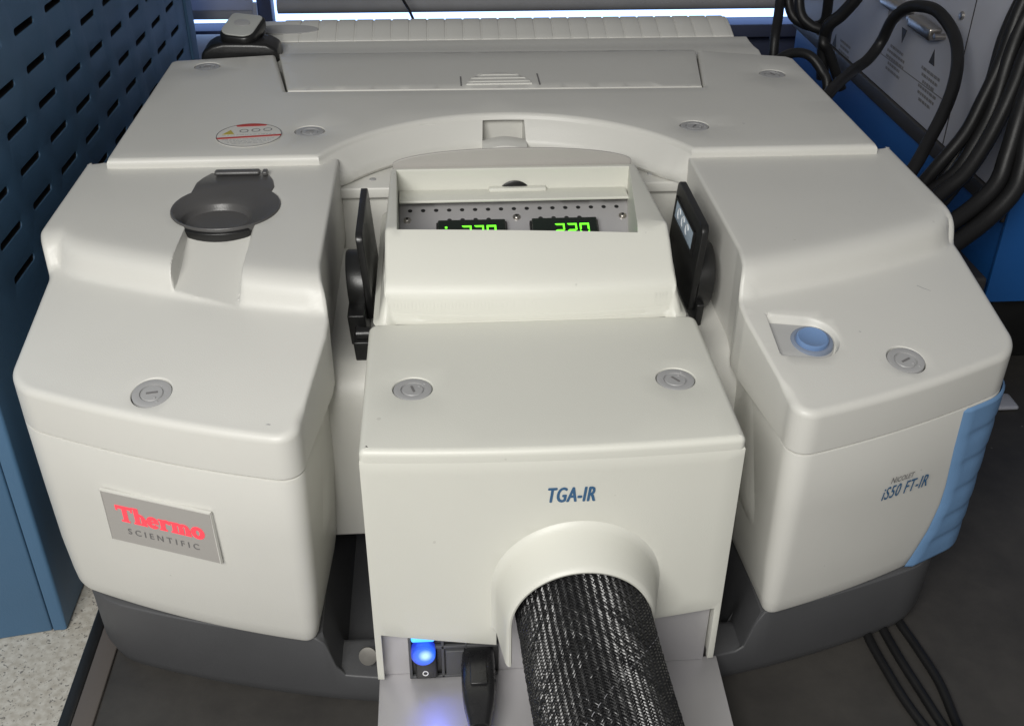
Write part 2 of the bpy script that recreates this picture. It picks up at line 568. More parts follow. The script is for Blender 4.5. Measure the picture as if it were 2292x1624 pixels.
def flat(name, poly, o, right, up, mat, parent, th_=0.0003):
    """thin printed or stuck-on piece: polygon in a plane, th_ thick"""
    r = Vector(right).normalized(); u = Vector(up); u = (u - r*u.dot(r)).normalized(); n = r.cross(u); o = Vector(o)
    k = len(poly)
    V = [o + r*p[0] + u*p[1] + n*th_ for p in poly] + [o + r*p[0] + u*p[1] - n*th_ for p in poly]
    F = [tuple(range(k)), tuple(range(k, 2*k))[::-1]] + [(i, (i+1) % k, k+(i+1) % k, k+i) for i in range(k)]
    return raw(name, V, F, mat, parent, False)

def ringflat(name, r0, r1, o, right, up, mat, parent, th_=0.0003, n=32, sq=1.0):
    r = Vector(right).normalized(); u = Vector(up); u = (u - r*u.dot(r)).normalized(); nn = r.cross(u); o = Vector(o)
    V = []; F = []
    for zz in (th_, -th_):
        for rr in (r0, r1):
            for k in range(n):
                t = 2*math.pi*k/n
                V.append(o + r*(rr*math.cos(t)) + u*(rr*sq*math.sin(t)) + nn*zz)
    for k in range(n):
        j = (k+1) % n
        F += [(k, j, n+j, n+k), (2*n+k, 3*n+k, 3*n+j, 2*n+j), (n+k, n+j, 3*n+j, 3*n+k), (k, 2*n+k, 2*n+j, j)]
    return raw(name, V, F, mat, parent, False)

# ------------------------------------------------------------------ setting
def struct(o): return tag(o, kind='structure')
struct(box('bench_top', (-0.2545, -0.3, -0.16), (2.2, 1.78, 0.0), 'desk', None, 0.002))
t_ = box('bench_edge_strip', (-0.2695, -0.3, -0.161), (-0.2545, 1.78, 0.0015), 'strip', None, 0.001); struct(t_)
struct(box('bench_edge_rubber', (-0.2795, -0.3, -0.162), (-0.2695, 1.78, 0.001), 'black', None, 0.002))
struct(box('side_counter', (-1.9, -0.4, -0.14), (-0.2805, 1.78, -0.1005), 'speckle', None, 0.002))
struct(box('floor', (-4, -3, -0.80), (4, 5, -0.76), 'strip', None, 0))
struct(box('wall', (-2.5, 1.80, -0.78), (2.5, 1.86, 0.139), 'wall', None, 0))

# ------------------------------------------------------------------ spectrometer
SP = thing('infrared_spectrometer', 'warm white benchtop instrument with two rounded front wings on a dark grey base', 'spectrometer', (0.05, 0.75, 0))
K = 0.80; Y0 = 0.49; XC = 0.05
def yf(x, k=K, y0=Y0): return y0 + k*(x-XC)**2
US = 0.114                  # how far behind the front edge the raised block starts
UP = 0.30; UB = 0.13; YB = 0.838

def warp_outline(x0, x1, rad, inner, shift, step=0.004, u0=0.0, k=K, y0=Y0, outer=1.0):
    """rounded rectangle in (x, distance behind the bowed front) to plan"""
    out = []
    for (x, u) in rrect(x0, x1, u0, UP, rad, step, 10):
        w = max(0, min(1, (u-0.105)/0.03)); w = w*w*(3-2*w)
        s = abs(x - (x0 if inner > 0 else x1))/(x1-x0)
        X = x + shift*w*(1 if s > 0.99 else max(0, (s-0.5)*2)**2)
        so = 1-s
        q = float(np.interp(u, [0, 0.02, 0.095, 0.110, 0.118, 0.128, 0.145, 0.5], [0, 0.001, 0.0115, 0.0120, 0.0105, 0.0075, 0.0055, 0.0050]))
        X += (-inner)*q*outer*(1 if so > 0.99 else max(0, (so-0.6)*2.5)**2)
        if u <= UB: y = yf(X, k, y0) + u
        else:
            b = yf(X, k, y0) + UB
            y = b + (u-UB)/(UP-UB)*(YB-b)
        out.append((X, y))
    return out

def step_u(x, xo, inner):
    d = 0.022 - abs(x-(xo-inner*0.006))
    e = 0 if d <= 0 else 0.022 - math.sqrt(max(0, 0.022**2 - min(d, 0.022)**2))
    return US + e*0.45

_s = [-0.006, -0.003, -0.001, 0.0005, 0.0020, 0.0032, 0.0048, 0.0072, 0.0110, 0.0165, 0.0225, 0.030]
_z = [0.0, 0.0002, 0.0010, 0.0028, 0.0062, 0.0096, 0.0128, 0.0158, 0.0184, 0.0202, 0.0209, 0.0210]
STEP_S = np.linspace(-0.006, 0.030, 73)
STEP_Z = np.interp(STEP_S, _s, _z)
for _i in range(3):
    STEP_Z[1:-1] = (STEP_Z[:-2] + 2*STEP_Z[1:-1] + STEP_Z[2:])/4
def wing_z(xo, inner, channel=False, recess=False):
    def z(x, y):
        u = y - yf(x)
        us = step_u(x, xo, inner)
        zz = 0.242 + 0.021*min(u, us)/0.114
        zz += float(np.interp(u - us, STEP_S, STEP_Z))
        if channel and 0.625 < y < 0.735:
            f = 0.2665 + (y-0.648)*0.20
            wl = min(1, max(0, (x+0.1850)/0.0028)); wr = min(1, max(0, (-0.1345-x)/0.004)); wl = wl*wl*(3-2*wl); wr = wr*wr*(3-2*wr)
            w = min(wl, wr)
            if f < zz: zz = zz*(1-w) + f*w
        if recess:
            # stadium shaped dish that opens to the bay side
            d = math.hypot(max(0, x-0.239), y-0.5845-(0.003*(0.239-x)/0.03 if x < 0.239 else 0)) - 0.0205
            w = min(1, max(0, -d/0.0030)); w = w*w*(3-2*w)
            w *= min(1, max(0, (x-0.2150)/0.0014))
            zz -= 0.0052*w
        return zz
    return z

def step_points(x0, x1, xo, inner):
    P = []
    for x in np.arange(x0+0.002, x1, 0.0026):
        us = step_u(x, xo, inner)
        for s in (-0.006, -0.004, -0.0025, -0.0012, 0.0, 0.0010, 0.0020, 0.0030, 0.0042, 0.0056, 0.0075, 0.010, 0.013, 0.0165, 0.0205, 0.025):
            P.append((x, yf(x)+us+s))
    return P

LOCK_R = 0.0126
def lock(c, n, parent, ang=0.0):
    """quarter-turn fastener: ring, centre plug, slot and two dots"""
    n = Vector(n).normalized(); c = Vector(c) + n*0.0001
    ring = lathe('lock_fastener', [(0.0, -0.0055), (0.0122, -0.0055), (0.0122, -0.0012), (0.0119, -0.0006), (0.0110, -0.0003), (0.0076, -0.0006), (0.0073, -0.0016), (0.0070, -0.0016)], c, n, 'lock', parent, 40)
    lathe('lock_plug', [(0.0, -0.004), (0.0068, -0.004), (0.0068, -0.0012), (0.0064, -0.0007), (0.0, -0.0006)], c, n, 'lock', ring, 36)
    u, v, a = basis(n)
    d = u*math.cos(ang) + v*math.sin(ang); e = a.cross(d)
    flat('lock_slot', [(-0.0034, -0.0007), (0.0034, -0.0007), (0.0034, 0.0007), (-0.0034, 0.0007)], c - a*0.0005, d, e, 'greytext', ring, 0.0003)
    for q in (0.0050, 0.0092):
        lathe('lock_dot', [(0.0009, 0), (0.0008, 0.0004), (0.0004, 0.0006), (0.0, 0.0006)], c + (d*0.35-e*0.94)*q - a*0.0006, n, 'lock', ring, 10)
    return ring

def wing(x0, x1, inner, shift, lockpos, channel, recess, cupc=None):
    xo = x0 if inner < 0 else x1
    rad = (0.020, 0.016, 0.002, 0.002) if inner > 0 else (0.020, 0.020, 0.002, 0.002)
    rad = (0.018, 0.016, 0.002, 0.002) if inner < 0 else (0.016, 0.018, 0.002, 0.002)
    ol = warp_outline(x0, x1, rad, inner, shift, 0.0018)
    zt = wing_z(xo, inner, channel, recess)
    holes = [(circle(lockpos[0], lockpos[1], LOCK_R+0.0007, 48), 0.0007, 0.006, True)]
    ex = step_points(x0, x1, xo, inner)
    if cupc:
        holes.append((circle(cupc[0], cupc[1], 0.0405, 64), 0.0006, 0.03, None))
    if channel:
        for y in np.arange(0.636, 0.722, 0.0018):
            for x in (-0.1862, -0.1854, -0.1847, -0.1840, -0.1833, -0.1826, -0.1819, -0.1810, -0.178, -0.170, -0.16, -0.15, -0.1395, -0.138, -0.1365, -0.135, -0.1343):
                ex.append((x, y))
    if recess:
        ex += [(x, y) for x in (0.2148, 0.2152, 0.2158, 0.2164, 0.2170) for y in np.arange(0.558, 0.612, 0.002)]
        for q in (0.0207, 0.0200, 0.0193, 0.0186, 0.0179, 0.0172, 0.0150):
            for k in range(-28, 29):
                a = R(90*k/28)
                ex.append((0.239+q*math.cos(a), 0.5845+q*math.sin(a)))
            for x in np.arange(0.2085, 0.2385, 0.0025):
                ex.append((x, 0.5845+0.003*(0.239-x)/0.03+q)); ex.append((x, 0.5845+0.003*(0.239-x)/0.03-q))
    xin_ = x1 if inner < 0 else x0
    rw = np.array([0.5 if (abs(p[0]-xin_) < 0.013 and p[1] > yf(p[0])+0.03) else 1.0 for p in ol])
    for _ in range(6): rw = (np.roll(rw, 1)+rw+np.roll(rw, -1))/3
    cover = shell('wing_cover', ol, zt, 0.0055, [(0.0, 0.2115), (0.0009, 0.2104), (0.004, 0.2104)], 'shell', SP, holes, ex, 0.008, 6, rw=rw)
    # lower front body, tucked in slightly at the bottom
    ol2 = warp_outline(x0, x1, rad, inner, shift*0.3, outer=0.45)
    ol2 = [(x, y) for x, y in ol2]
    lowy = np.array([max(0, min(1, (0.75-p[1])/0.1)) for p in ol2])
    sec = [(0.0006, 0.16), (0.0016, 0.11), (0.0035, 0.080), (0.0045, 0.0705), (0.0058, 0.0675), (0.010, 0.067)]
    body = shell('wing_body', ol2, lambda x, y: 0.2098, 0.0009, sec, 'shell', SP, (), (), 0.03, 2)
    n = Vector((0, -0.18, 1)).normalized()
    lock((lockpos[0], lockpos[1], zt(*lockpos[:2])), n, cover, lockpos[2])
    return cover, body, zt

CUP = (-0.1605, 0.7435)
lcov, lbody, lz = wing(-0.2775, -0.0885, -1, -0.010, (-0.1818, 0.5558, 0.15), True, False, CUP)
rcov, rbody, rz = wing(0.2115, 0.3850, 1, -0.002, (0.2983, 0.5648, 0.5), False, True)

# hinged cup set into the raised block of one wing
cup = bpy.data.objects.new('flip_cup', None); COL.objects.link(cup); cup.parent = SP; cup.location = (CUP[0]-0.05, CUP[1]-0.75, 0.284)
def cup_mesh():
    V = []; F = []; n = 64
    cx, cy = CUP
    rings = [(cx, cy, 0.0398, 0.276), (cx, cy, 0.0401, 0.2848), (cx, cy, 0.0397, 0.2854), (cx, cy, 0.0389, 0.2853),
             (cx-0.001, cy-0.0015, 0.0365, 0.2846), (cx-0.0035, cy-0.006, 0.0305, 0.2828), (cx-0.0055, cy-0.0095, 0.0262, 0.2812), (cx-0.0058, cy-0.0100, 0.0252, 0.2800),
             (cx-0.0060, cy-0.0100, 0.0246, 0.2770), (cx-0.0060, cy-0.0100, 0.0236, 0.2756)]
    for (x, y, r, z) in rings:
        for k in range(n):
            t = 2*math.pi*k/n
            V.append((x+r*math.cos(t), y+r*math.sin(t), z))
    for i in range(len(rings)-1):
        for k in range(n):
            F.append((i*n+k, i*n+(k+1) % n, (i+1)*n+(k+1) % n, (i+1)*n+k))
    F.append(tuple(range((len(rings)-1)*n, len(rings)*n)))
    return V, F
V, F = cup_mesh()
raw('cup_dish', V, F, 'cup', cup, True, 50)
def arcpts(cx, cy, r, a0, a1, n): return [(cx+r*math.cos(R(a0+(a1-a0)*k/n)), cy+r*math.sin(R(a0+(a1-a0)*k/n))) for k in range(n+1)]
pl = arcpts(CUP[0], CUP[1], 0.0392, 40, 142, 16) + [(-0.1905, 0.7900), (-0.1872, 0.7995), (-0.1820, 0.8090), (-0.1374, 0.8075), (-0.1318, 0.7940), (-0.1290, 0.7800)]
prism('hinge_block', pl, 'z', 0.280, 0.2850, 'cup', cup, 0.0010)
box('hinge_pin', (-0.1785, 0.8010, 0.2850), (-0.1425, 0.8080, 0.2888), 'cup', cup, 0.002)
box('hinge_lug', (-0.1408, 0.8000, 0.2850), (-0.1368, 0.8072, 0.2885), 'cup', cup, 0.001)
pf = arcpts(CUP[0], CUP[1], 0.0395, 232, 302, 12) + arcpts(CUP[0], CUP[1], 0.0435, 302, 232, 12)
prism('cup_lip', pf, 'z', 0.2755, 0.2832, 'black', cup, 0.0008)

# blue push button in the dish of the other wing
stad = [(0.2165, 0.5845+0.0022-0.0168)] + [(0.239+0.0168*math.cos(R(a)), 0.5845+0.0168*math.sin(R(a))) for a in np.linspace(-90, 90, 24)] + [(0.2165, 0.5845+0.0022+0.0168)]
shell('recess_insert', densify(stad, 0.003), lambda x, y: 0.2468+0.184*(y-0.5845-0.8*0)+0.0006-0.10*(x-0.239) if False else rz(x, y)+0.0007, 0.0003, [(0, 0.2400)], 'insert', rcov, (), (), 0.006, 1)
btn = lathe('power_button', [(0.0, -0.003), (0.0108, -0.003), (0.0108, 0.0035), (0.0104, 0.0045), (0.0094, 0.0050), (0.0088, 0.0046), (0.0, 0.0042)], (0.2415, 0.5855, rz(0.2415, 0.5855)), (0, -0.18, 1), 'button', rcov, 48)
lathe('button_ring', [(0.0110, -0.002), (0.0146, -0.002), (0.0146, 0.0006), (0.0136, 0.0022), (0.0118, 0.0026), (0.0110, 0.0020)], (0.2415, 0.5855, rz(0.2415, 0.5855)), (0, -0.18, 1), 'ring', btn, 48)

# blue ribbed grip wrapped round the outer corner of that wing
def outer_pts(k, y0, xend, z):
    """outline of the right body from the front round the outer corner"""
    return None
def grip():
    ol = np.array(warp_outline(0.2115, 0.3850, (0.016, 0.018, 0.002, 0.002), 1, 0, 0.003, outer=0.3))
    # order outline points from the front face round to the outer side
    idx = [i for i, p in enumerate(ol) if p[0] > 0.300 and p[1] < 0.74 and not (p[1] > 0.70 and p[0] < 0.36)]
    pts = ol[idx]
    def start_x(z):        # the printed edge of the grip leans: narrower on top
        return float(np.interp(z, [0.065, 0.080, 0.102, 0.125, 0.141, 0.175, 0.2124], [0.3290, 0.3360, 0.3440, 0.3485, 0.3490, 0.3465, 0.3440]))
    out = inset(ol, -0.0022)[idx]; inn = inset(ol, 0.002)[idx]
    # drop duplicate order: sort along the outline
    V = []; F = []
    zs = list(np.linspace(0.2090, 0.0700, 90))
    rib = [0.180, 0.155, 0.130, 0.106, 0.085]
    ang = np.cumsum([0]+[float(np.linalg.norm(out[i+1]-out[i])) for i in range(len(out)-1)])
    ncol = 40
    for z in zs:
        sx = start_x(z)
        s0 = float(np.interp(sx, out[:, 0][:np.argmax(out[:, 0])+1], ang[:np.argmax(out[:, 0])+1]))
        tuck = -0.0000
        dz = 0.0
        for j in range(ncol):
            t = j/(ncol-1)
            s = s0 + t*(ang[-1]-s0)
            x = float(np.interp(s, ang, out[:, 0])); y = float(np.interp(s, ang, out[:, 1]))
            # recessed ribs
            g = 0
            for rz_ in rib:
                q = (z - rz_ - 0.004 - 0.05*(s-s0))/0.0028
                g = max(g, math.exp(-q*q) if q > 0 else math.exp(-(q*0.45)**2))
            fade = min(1, max(0, (s-s0-0.006)/0.006))
            low = max(0, (0.12-z)/0.053)
            dpt = 0.0008*g*fade + 0.0020*low**1.5 - 0.0085*min(1, max(0, (t-0.15)/0.45))**1.5
            if t == 0: dpt += 0.0026
            ed = max(0, 1-(0.2090-z)/0.0015) + max(0, 1-(z-0.0700)/0.0015)
            dpt += 0.0018*ed
            # inward direction
            i = int(np.clip(np.searchsorted(ang, s), 1, len(ang)-1))
            nrm = (inn[i]-out[i])/np.linalg.norm(inn[i]-out[i])
            V.append((x+nrm[0]*dpt, y+nrm[1]*dpt, z))
    n = ncol
    for i in range(len(zs)-1):
        for j in range(n-1):
            F.append((i*n+j, i*n+j+1, (i+1)*n+j+1, (i+1)*n+j))
    b0 = len(V)
    for z in (zs[0], zs[-1]):
        pass
    return raw('grip_panel', V, F, 'grip', rbody, True, 60)
grip()

# lettering of that wing
def on_front(x, z, off=0.0006):
    t = Vector((1, 2*K*(x-XC), 0)).normalized()
    n = Vector((t.y, -t.x, 0))
    return Vector((x, yf(x)+0.0012*max(0, (0.16-z)/0.05), z)) + n*off, t
o_, t_ = on_front(0.2900, 0.1680); text('maker_lettering', 'N', 0.0074, o_+Vector((0.0030, 0, -0.0012)), t_, (0, 0, 1), 'greytext', rbody, 0.2, 0.0, 0.72)
text('maker_lettering', 'ICOLET', 0.0060, o_+Vector((0.0030, 0, -0.0012))+t_*0.0044, t_, (0, 0, 1), 'greytext', rbody, 0.2, 0.0, 0.76)
text('model_lettering', 'iS50 FT-IR', 0.0150, o_ + Vector((-0.001, 0, -0.0155)), t_, (0, 0, 1), 'bluetext', rbody, 0.22, 0.008, 0.575, 1.10)

# small scuffs on the covers
for (cov, zf, pts_) in ((lcov, lz, [(-0.1085, 0.5205), (-0.1058, 0.5198), (-0.1050, 0.5203), (-0.1068, 0.5211)]), (rcov, rz, [(0.3335, 0.6420), (0.3372, 0.6392), (0.3420, 0.6366), (0.3422, 0.6369), (0.3374, 0.6398), (0.3340, 0.6424)]), (rcov, rz, [(0.2745, 0.5905), (0.2762, 0.5901), (0.2764, 0.5906), (0.2750, 0.5911)])):
    raw('scuff', [(x, y, zf(x, y)+0.00012) for x, y in pts_], [tuple(range(len(pts_)))], 'lock', cov, False, fix=False)
# red lit badge on the other wing
bx_, bz0, bz1 = -0.185, 0.1175, 0.1570
o_, t_ = on_front(-0.1862, 0.1570, 0.0)
n_ = Vector((t_.y, -t_.x, 0))
badge = flat('logo_badge', [(-0.0400, -0.0205), (0.0400, -0.0205), (0.0385, 0.0205), (-0.0400, 0.0205)], o_+n_*0.0006, t_, (0, 0, 1), 'badge', lbody, 0.0009)
for nm, poly in (('badge_rim', [(-0.0408, -0.0212), (-0.0400, -0.0205), (-0.0400, 0.0205), (-0.0408, 0.0212)]), ('badge_rim', [(-0.0408, 0.0205), (0.0392, 0.0205), (0.0392, 0.0214), (-0.0408, 0.0214)]), ('badge_rim', [(0.0392, 0.0205), (0.0402, -0.0205), (0.0408, -0.0205), (0.0396, 0.0212)])):
    flat(nm, poly, o_+n_*0.0009, t_, (0, 0, 1), 'shell', badge, 0.0012)
def slab_letters():
    def rect(x0, y0, x1, y1): return [(x0, y0), (x1, y0), (x1, y1), (x0, y1)]
    def band(cx, cy, rx0, ry0, rx1, ry1, a0, a1, n=14):
        out = []
        for k in range(n):
            p, q = R(a0+(a1-a0)*k/n), R(a0+(a1-a0)*(k+1)/n)
            out.append([(cx+rx0*math.cos(p), cy+ry0*math.sin(p)), (cx+rx1*math.cos(p), cy+ry1*math.sin(p)), (cx+rx1*math.cos(q), cy+ry1*math.sin(q)), (cx+rx0*math.cos(q), cy+ry0*math.sin(q))])
        return out
    S = 0.40
    def stem(x, h, top=True): return [rect(x, 0.14, x+S, h)] + [rect(x-0.12, 0, x+S+0.12, 0.16)] + ([rect(x-0.14, h-0.16, x+0.01, h)] if top else [])
    def archr(x): return band(x+0.30+0.13, 0.62, 0.09, 0.16, 0.43, 0.40, 0, 150)
    L = []
    L.append([rect(0, 1.17, 1.36, 1.46), rect(0, 0.98, 0.16, 1.2), rect(1.20, 0.98, 1.36, 1.2), rect(0.51, 0.14, 0.51+S, 1.2), rect(0.33, 0, 1.03, 0.16)])
    x = 1.36; L.append(stem(x+0.1, 1.50) + archr(x+0.1) + [rect(x+0.62, 0.14, x+0.62+S, 0.64), rect(x+0.56, 0, x+1.08, 0.16)])
    x = 2.44; L.append(band(x+0.48, 0.50, 0.14, 0.22, 0.52, 0.55, 20, 325) + [rect(x+0.20, 0.44, x+0.97, 0.62)])
    x = 3.42; L.append(stem(x+0.1, 1.0) + band(x+0.62, 0.50, 0.20, 0.22, 0.44, 0.54, 45, 150) + [rect(x+0.70, 0.66, x+0.95, 0.94)])
    x = 4.36; L.append(stem(x+0.1, 1.0) + archr(x+0.1) + [rect(x+0.62, 0.14, x+0.62+S, 0.64), rect(x+0.56, 0, x+1.02, 0.16)] + archr(x+0.62) + [rect(x+1.14, 0.14, x+1.14+S, 0.64), rect(x+1.08, 0, x+1.60, 0.16)])
    x = 5.98; L.append(band(x+0.50, 0.50, 0.15, 0.24, 0.54, 0.56, 0, 360, 28))
    nn = t_.cross(Vector((0, 0, 1)))
    u_ = 0.0640/7.0
    og = o_ + t_*(-0.0318) + n_*0.0018 + Vector((0, 0, -0.0024))
    for polys in L:
        V = []; F = []
        for i, p in enumerate(polys):
            k = len(V)
            V += [og + t_*(q[0]*u_) + Vector((0, 0, q[1]*0.0092)) + n_*(i*4e-6) for q in p]
            F.append(tuple(range(k, k+4)))
        raw('badge_letter', V, F, 'red', badge, False, fix=False)
slab_letters()
text('badge_small_lettering', 'SCIENTIFIC', 0.0068, o_+t_*(-0.0262)+n_*0.0017+Vector((0, 0, -0.0125)), t_, (0, 0, 1), 'greytext', badge, 0.0, 0.012, 1.0, 1.62)

# dark base
def base_outline(x0, x1, k, y0, yb):
    pts = []
    for (x, u) in rrect(x0, x1, 0, 0.5, (0.035, 0.035, 0.004, 0.004), 0.006, 8):
        b = yf(x, k, y0)
        pts.append((x, b + u if u < 0.05 else b+0.05 + (u-0.05)/0.45*(yb-b-0.05)))
    return pts
bo = base_outline(-0.269, 0.3740, 0.66, 0.503, 1.07)
def base_z(x, y):
    # low shelf in the middle bay, higher under the wings
    a = min(1, max(0, (x+0.0905)/0.010)); c = min(1, max(0, (0.2150-x)/0.010))
    w = min(a, c)
    dk = min(1, max(0, (y-0.545)/0.02)); dk = dk*dk*(3-2*dk)  # shelf dropped at the back, shaped to deepen the shade there
    return 0.0665 - (0.0345+0.024*dk)*w
exb = [(x, y) for x in (-0.0908, -0.088, -0.085, -0.082, -0.0802, 0.2048, 0.2065, 0.209, 0.212, 0.2153) for y in np.arange(0.505, 0.70, 0.006)] + [(x, y) for x in np.arange(-0.08, 0.21, 0.008) for y in np.arange(0.541, 0.570, 0.003)]
base = shell('base', bo, base_z, 0.0015, [(0.0015, 0.012), (0.004, 0.003), (0.006, 0.0)], 'base', SP, (), exb, 0.02, 3)
lathe('thumb_screw', [(0.0, -0.006), (0.0050, -0.006), (0.0066, -0.001), (0.0064, 0.0), (0.0, 0.0005)], (-0.0610, 0.5190, 0.0440), (-0.15, -0.85, 0.5), 'screw', base, 28)

# sample bay between the wings
bay = shell('sample_bay', rrect(-0.1180, 0.2410, 0.618, 0.8365, (0.030, 0.030, 0.030, 0.030), 0.01, 6), lambda x, y: 0.2125, 0.028, [(0.0, 0.0695), (0.003, 0.0665)], 'shell', SP, (), (), 0.03, 4)
bw = box('bay_back_wall', (-0.0905, 0.8375, 0.07), (0.2135, 0.848, 0.2495), 'shell', SP, 0.001)
box('bay_ledge', (-0.0905, 0.8300, 0.2505), (0.2135, 0.92, 0.2600), 'shell', SP, 0.0015)
for xs in (-0.0575, 0.1800):
    lathe('ledge_screw', [(0.0028, 0.0), (0.0028, 0.0006), (0.0018, 0.0010), (0.0, 0.0008)], (xs, 0.8480, 0.2600), (0, 0, 1), 'lock', SP, 16)
# pillowed pads on the bay sides
for sx, xx in ((1, -0.0880), (-1, 0.2110)):
    V = []; F = []
    ny, nz = 18, 14
    for i in range(ny):
        for j in range(nz):
            a = i/(ny-1); c = j/(nz-1)
            h = (min(1, min(a, 1-a)*5)*min(1, min(c, 1-c)*5))
            h = math.sin(h*math.pi/2)
            V.append((xx + sx*(0.0055*h-0.0010), 0.575+a*0.125-0.03*(1-c), 0.11+c*0.115))
    for i in range(ny-1):
        for j in range(nz-1):
            F.append((i*nz+j, (i+1)*nz+j, (i+1)*nz+j+1, i*nz+j+1))
    raw('bay_side_pad', V, F, 'shell', SP, True, 70)

# rear cover with the arched cut-out, the hinged lid and the ribbed back
AR, AY, AX = 0.173, 0.742, 0.055
fx0 = AX - math.sqrt(AR**2-(0.823-AY)**2); fx1 = AX + math.sqrt(AR**2-(0.823-AY)**2)
a0 = math.degrees(math.atan2(0.823-AY, fx0-AX)); a1 = math.degrees(math.atan2(0.823-AY, fx1-AX))
arch = arcpts(AX, AY, AR, a0, a1, 60)
poly = [(-0.2665, 0.823)] + arch + [(0.3655, 0.823), (0.3665, 0.83), (0.3660, 1.066), (0.3600, 1.0745), (0.2725, 1.0990), (0.2525, 0.9810), (-0.1415, 0.9865), (-0.1655, 1.1040), (-0.2620, 1.0880), (-0.2670, 1.083), (-0.2675, 0.83)]
ro = np.array(densify(poly, 0.005))
isarch = np.array([1.0 if (abs(math.hypot(p[0]-AX, p[1]-AY)-AR) < 0.0012 and p[1] > 0.8235) else 0.0 for p in ro])
soft = np.convolve(np.concatenate([isarch[-3:], isarch, isarch[:3]]), np.ones(7)/7, 'same')[3:-3]*isarch
rlocks = [(-0.2274, 1.0655, 0.3), (-0.1102, 0.8800, 0.0), (0.2213, 0.8765, 1.0), (0.3293, 1.0162, 2.0)]
sec = [(-0.0005*soft, 0.2870), (-0.0055*soft, 0.2795), (-0.0105*soft, 0.2720), (-0.0125*soft, 0.2690), (-0.0125*soft + 0.0, 0.2640), (-0.0100*soft, 0.2610)]
rc = shell('rear_cover', ro, lambda x, y: 0.292, 0.0045, sec, 'shell', SP,
           [(circle(l[0], l[1], LOCK_R+0.0007, 48), 0.0007, 0.006, True) for l in rlocks], (), 0.03, 5)
cutter = prism('notch_cutter', [(0.0360, 0.878), (0.0790, 0.878), (0.0750, 0.9230), (0.0395, 0.9230)], 'z', 0.255, 0.2865, 'shell', None)
bm_ = rc.modifiers.new('notch', 'BOOLEAN'); bm_.object = cutter; bm_.operation = 'DIFFERENCE'; bm_.solver = 'EXACT'
bpy.context.view_layer.update()
dg = bpy.context.evaluated_depsgraph_get()
me2 = bpy.data.meshes.new_from_object(rc.evaluated_get(dg))
rc.modifiers.clear(); rc.data = me2
bpy.data.objects.remove(cutter, do_unlink=True)
me2.set_sharp_from_angle(angle=R(38))
nb = shell('notch_floor', rrect(0.0375, 0.0775, 0.8875, 0.9060, (0.004, 0.004, 0.001, 0.001), 0.004, 4), lambda x, y: 0.2705+0.004*math.cos((x-0.0575)/0.02*1.5)-0.25*max(0, 0.897-y), 0.001, [(0, 0.262)], 'shell', SP, (), (), 0.004, 3)
for l in rlocks: lock((l[0], l[1], 0.292), (0, 0, 1), rc, l[2])
prism('rear_body', [(-0.262, 0.845), (-0.1080, 0.845), (-0.1080, 0.930), (0.2200, 0.930), (0.2200, 0.845), (0.3605, 0.845), (0.3605, 1.08), (-0.262, 1.08)], 'z', 0.0675, 0.2500, 'base', SP, 0.002)

def lid_z(x, y): return 0.2920 - 2.2*max(0, y-1.075)**2
lid = shell('hinged_lid', densify([(-0.1400, 0.9869), (0.2512, 0.9815), (0.2712, 1.1080), (-0.1637, 1.1180)], 0.006), lid_z, 0.0008, [(0, 0.283)], 'shell', SP, (), (), 0.012, 2)
# finger tab of the lid: half-moon with three ridges
half = [(0.0585+0.0315*math.cos(R(a)), 0.9920+0.040*math.sin(R(a))) for a in np.linspace(4, 176, 30)]
tab = shell('lid_tab', densify(half, 0.003), lambda x, y: 0.2934-0.0009*(1 if (int((y-0.992)/0.0050) % 2) else 0), 0.0006, [(0, 0.2915)], 'shell', lid, (), [(x, 0.992+q) for x in np.arange(0.028, 0.09, 0.004) for k in range(1, 8) for q in (k*0.005-0.0004, k*0.005+0.0004)], 0.006, 2)
box('tab_slit', (0.0215, 0.9920, 0.2915), (0.0228, 1.0200, 0.2926), 'greytext', lid, 0)
box('tab_slit', (0.0965, 0.9920, 0.2915), (0.0978, 1.0260, 0.2926), 'greytext', lid, 0)

deck = prism('rear_deck', [(1.09, 0.20), (1.09, 0.2795), (1.1195, 0.2850), (1.140, 0.2835), (1.160, 0.2835), (1.172, 0.2850), (1.172, 0.20)], 'x', -0.235, 0.345, 'shell', SP, 0.002)
ridge = prism('back_ridge', [(1.1725, 0.20), (1.1725, 0.2852), (1.180, 0.2875), (1.195, 0.2918), (1.208, 0.2945), (1.220, 0.2945), (1.226, 0.290), (1.226, 0.20)], 'x', -0.225, 0.331, 'shell', SP, 0.002)
ribm = None
for i in range(25):
    x = -0.158 + i*0.0198
    if ribm is None:
        rib = prism('rib', [(1.1722, 0.2750), (1.1722, 0.2855), (1.1798, 0.2882), (1.1947, 0.2926), (1.208, 0.2956), (1.2195, 0.2955), (1.2245, 0.2910), (1.2245, 0.2750)], 'x', -0.0090, 0.0090, 'shell', ridge, 0.0007)
        ribm = rib; base_loc = rib.location.copy()
    else:
        rib = ribm.copy(); COL.objects.link(rib); rib.parent = ridge
    rib.location = base_loc + Vector((x, 0, 0))
flat('ridge_oval', [(0.034*math.cos(t), 0.0085*math.sin(t)) for t in np.linspace(0, 2*math.pi, 32, endpoint=False)], (-0.163, 1.1925, 0.2925), (1, 0, 0), (0, 0.955, 0.29), 'lock', ridge, 0.0006)

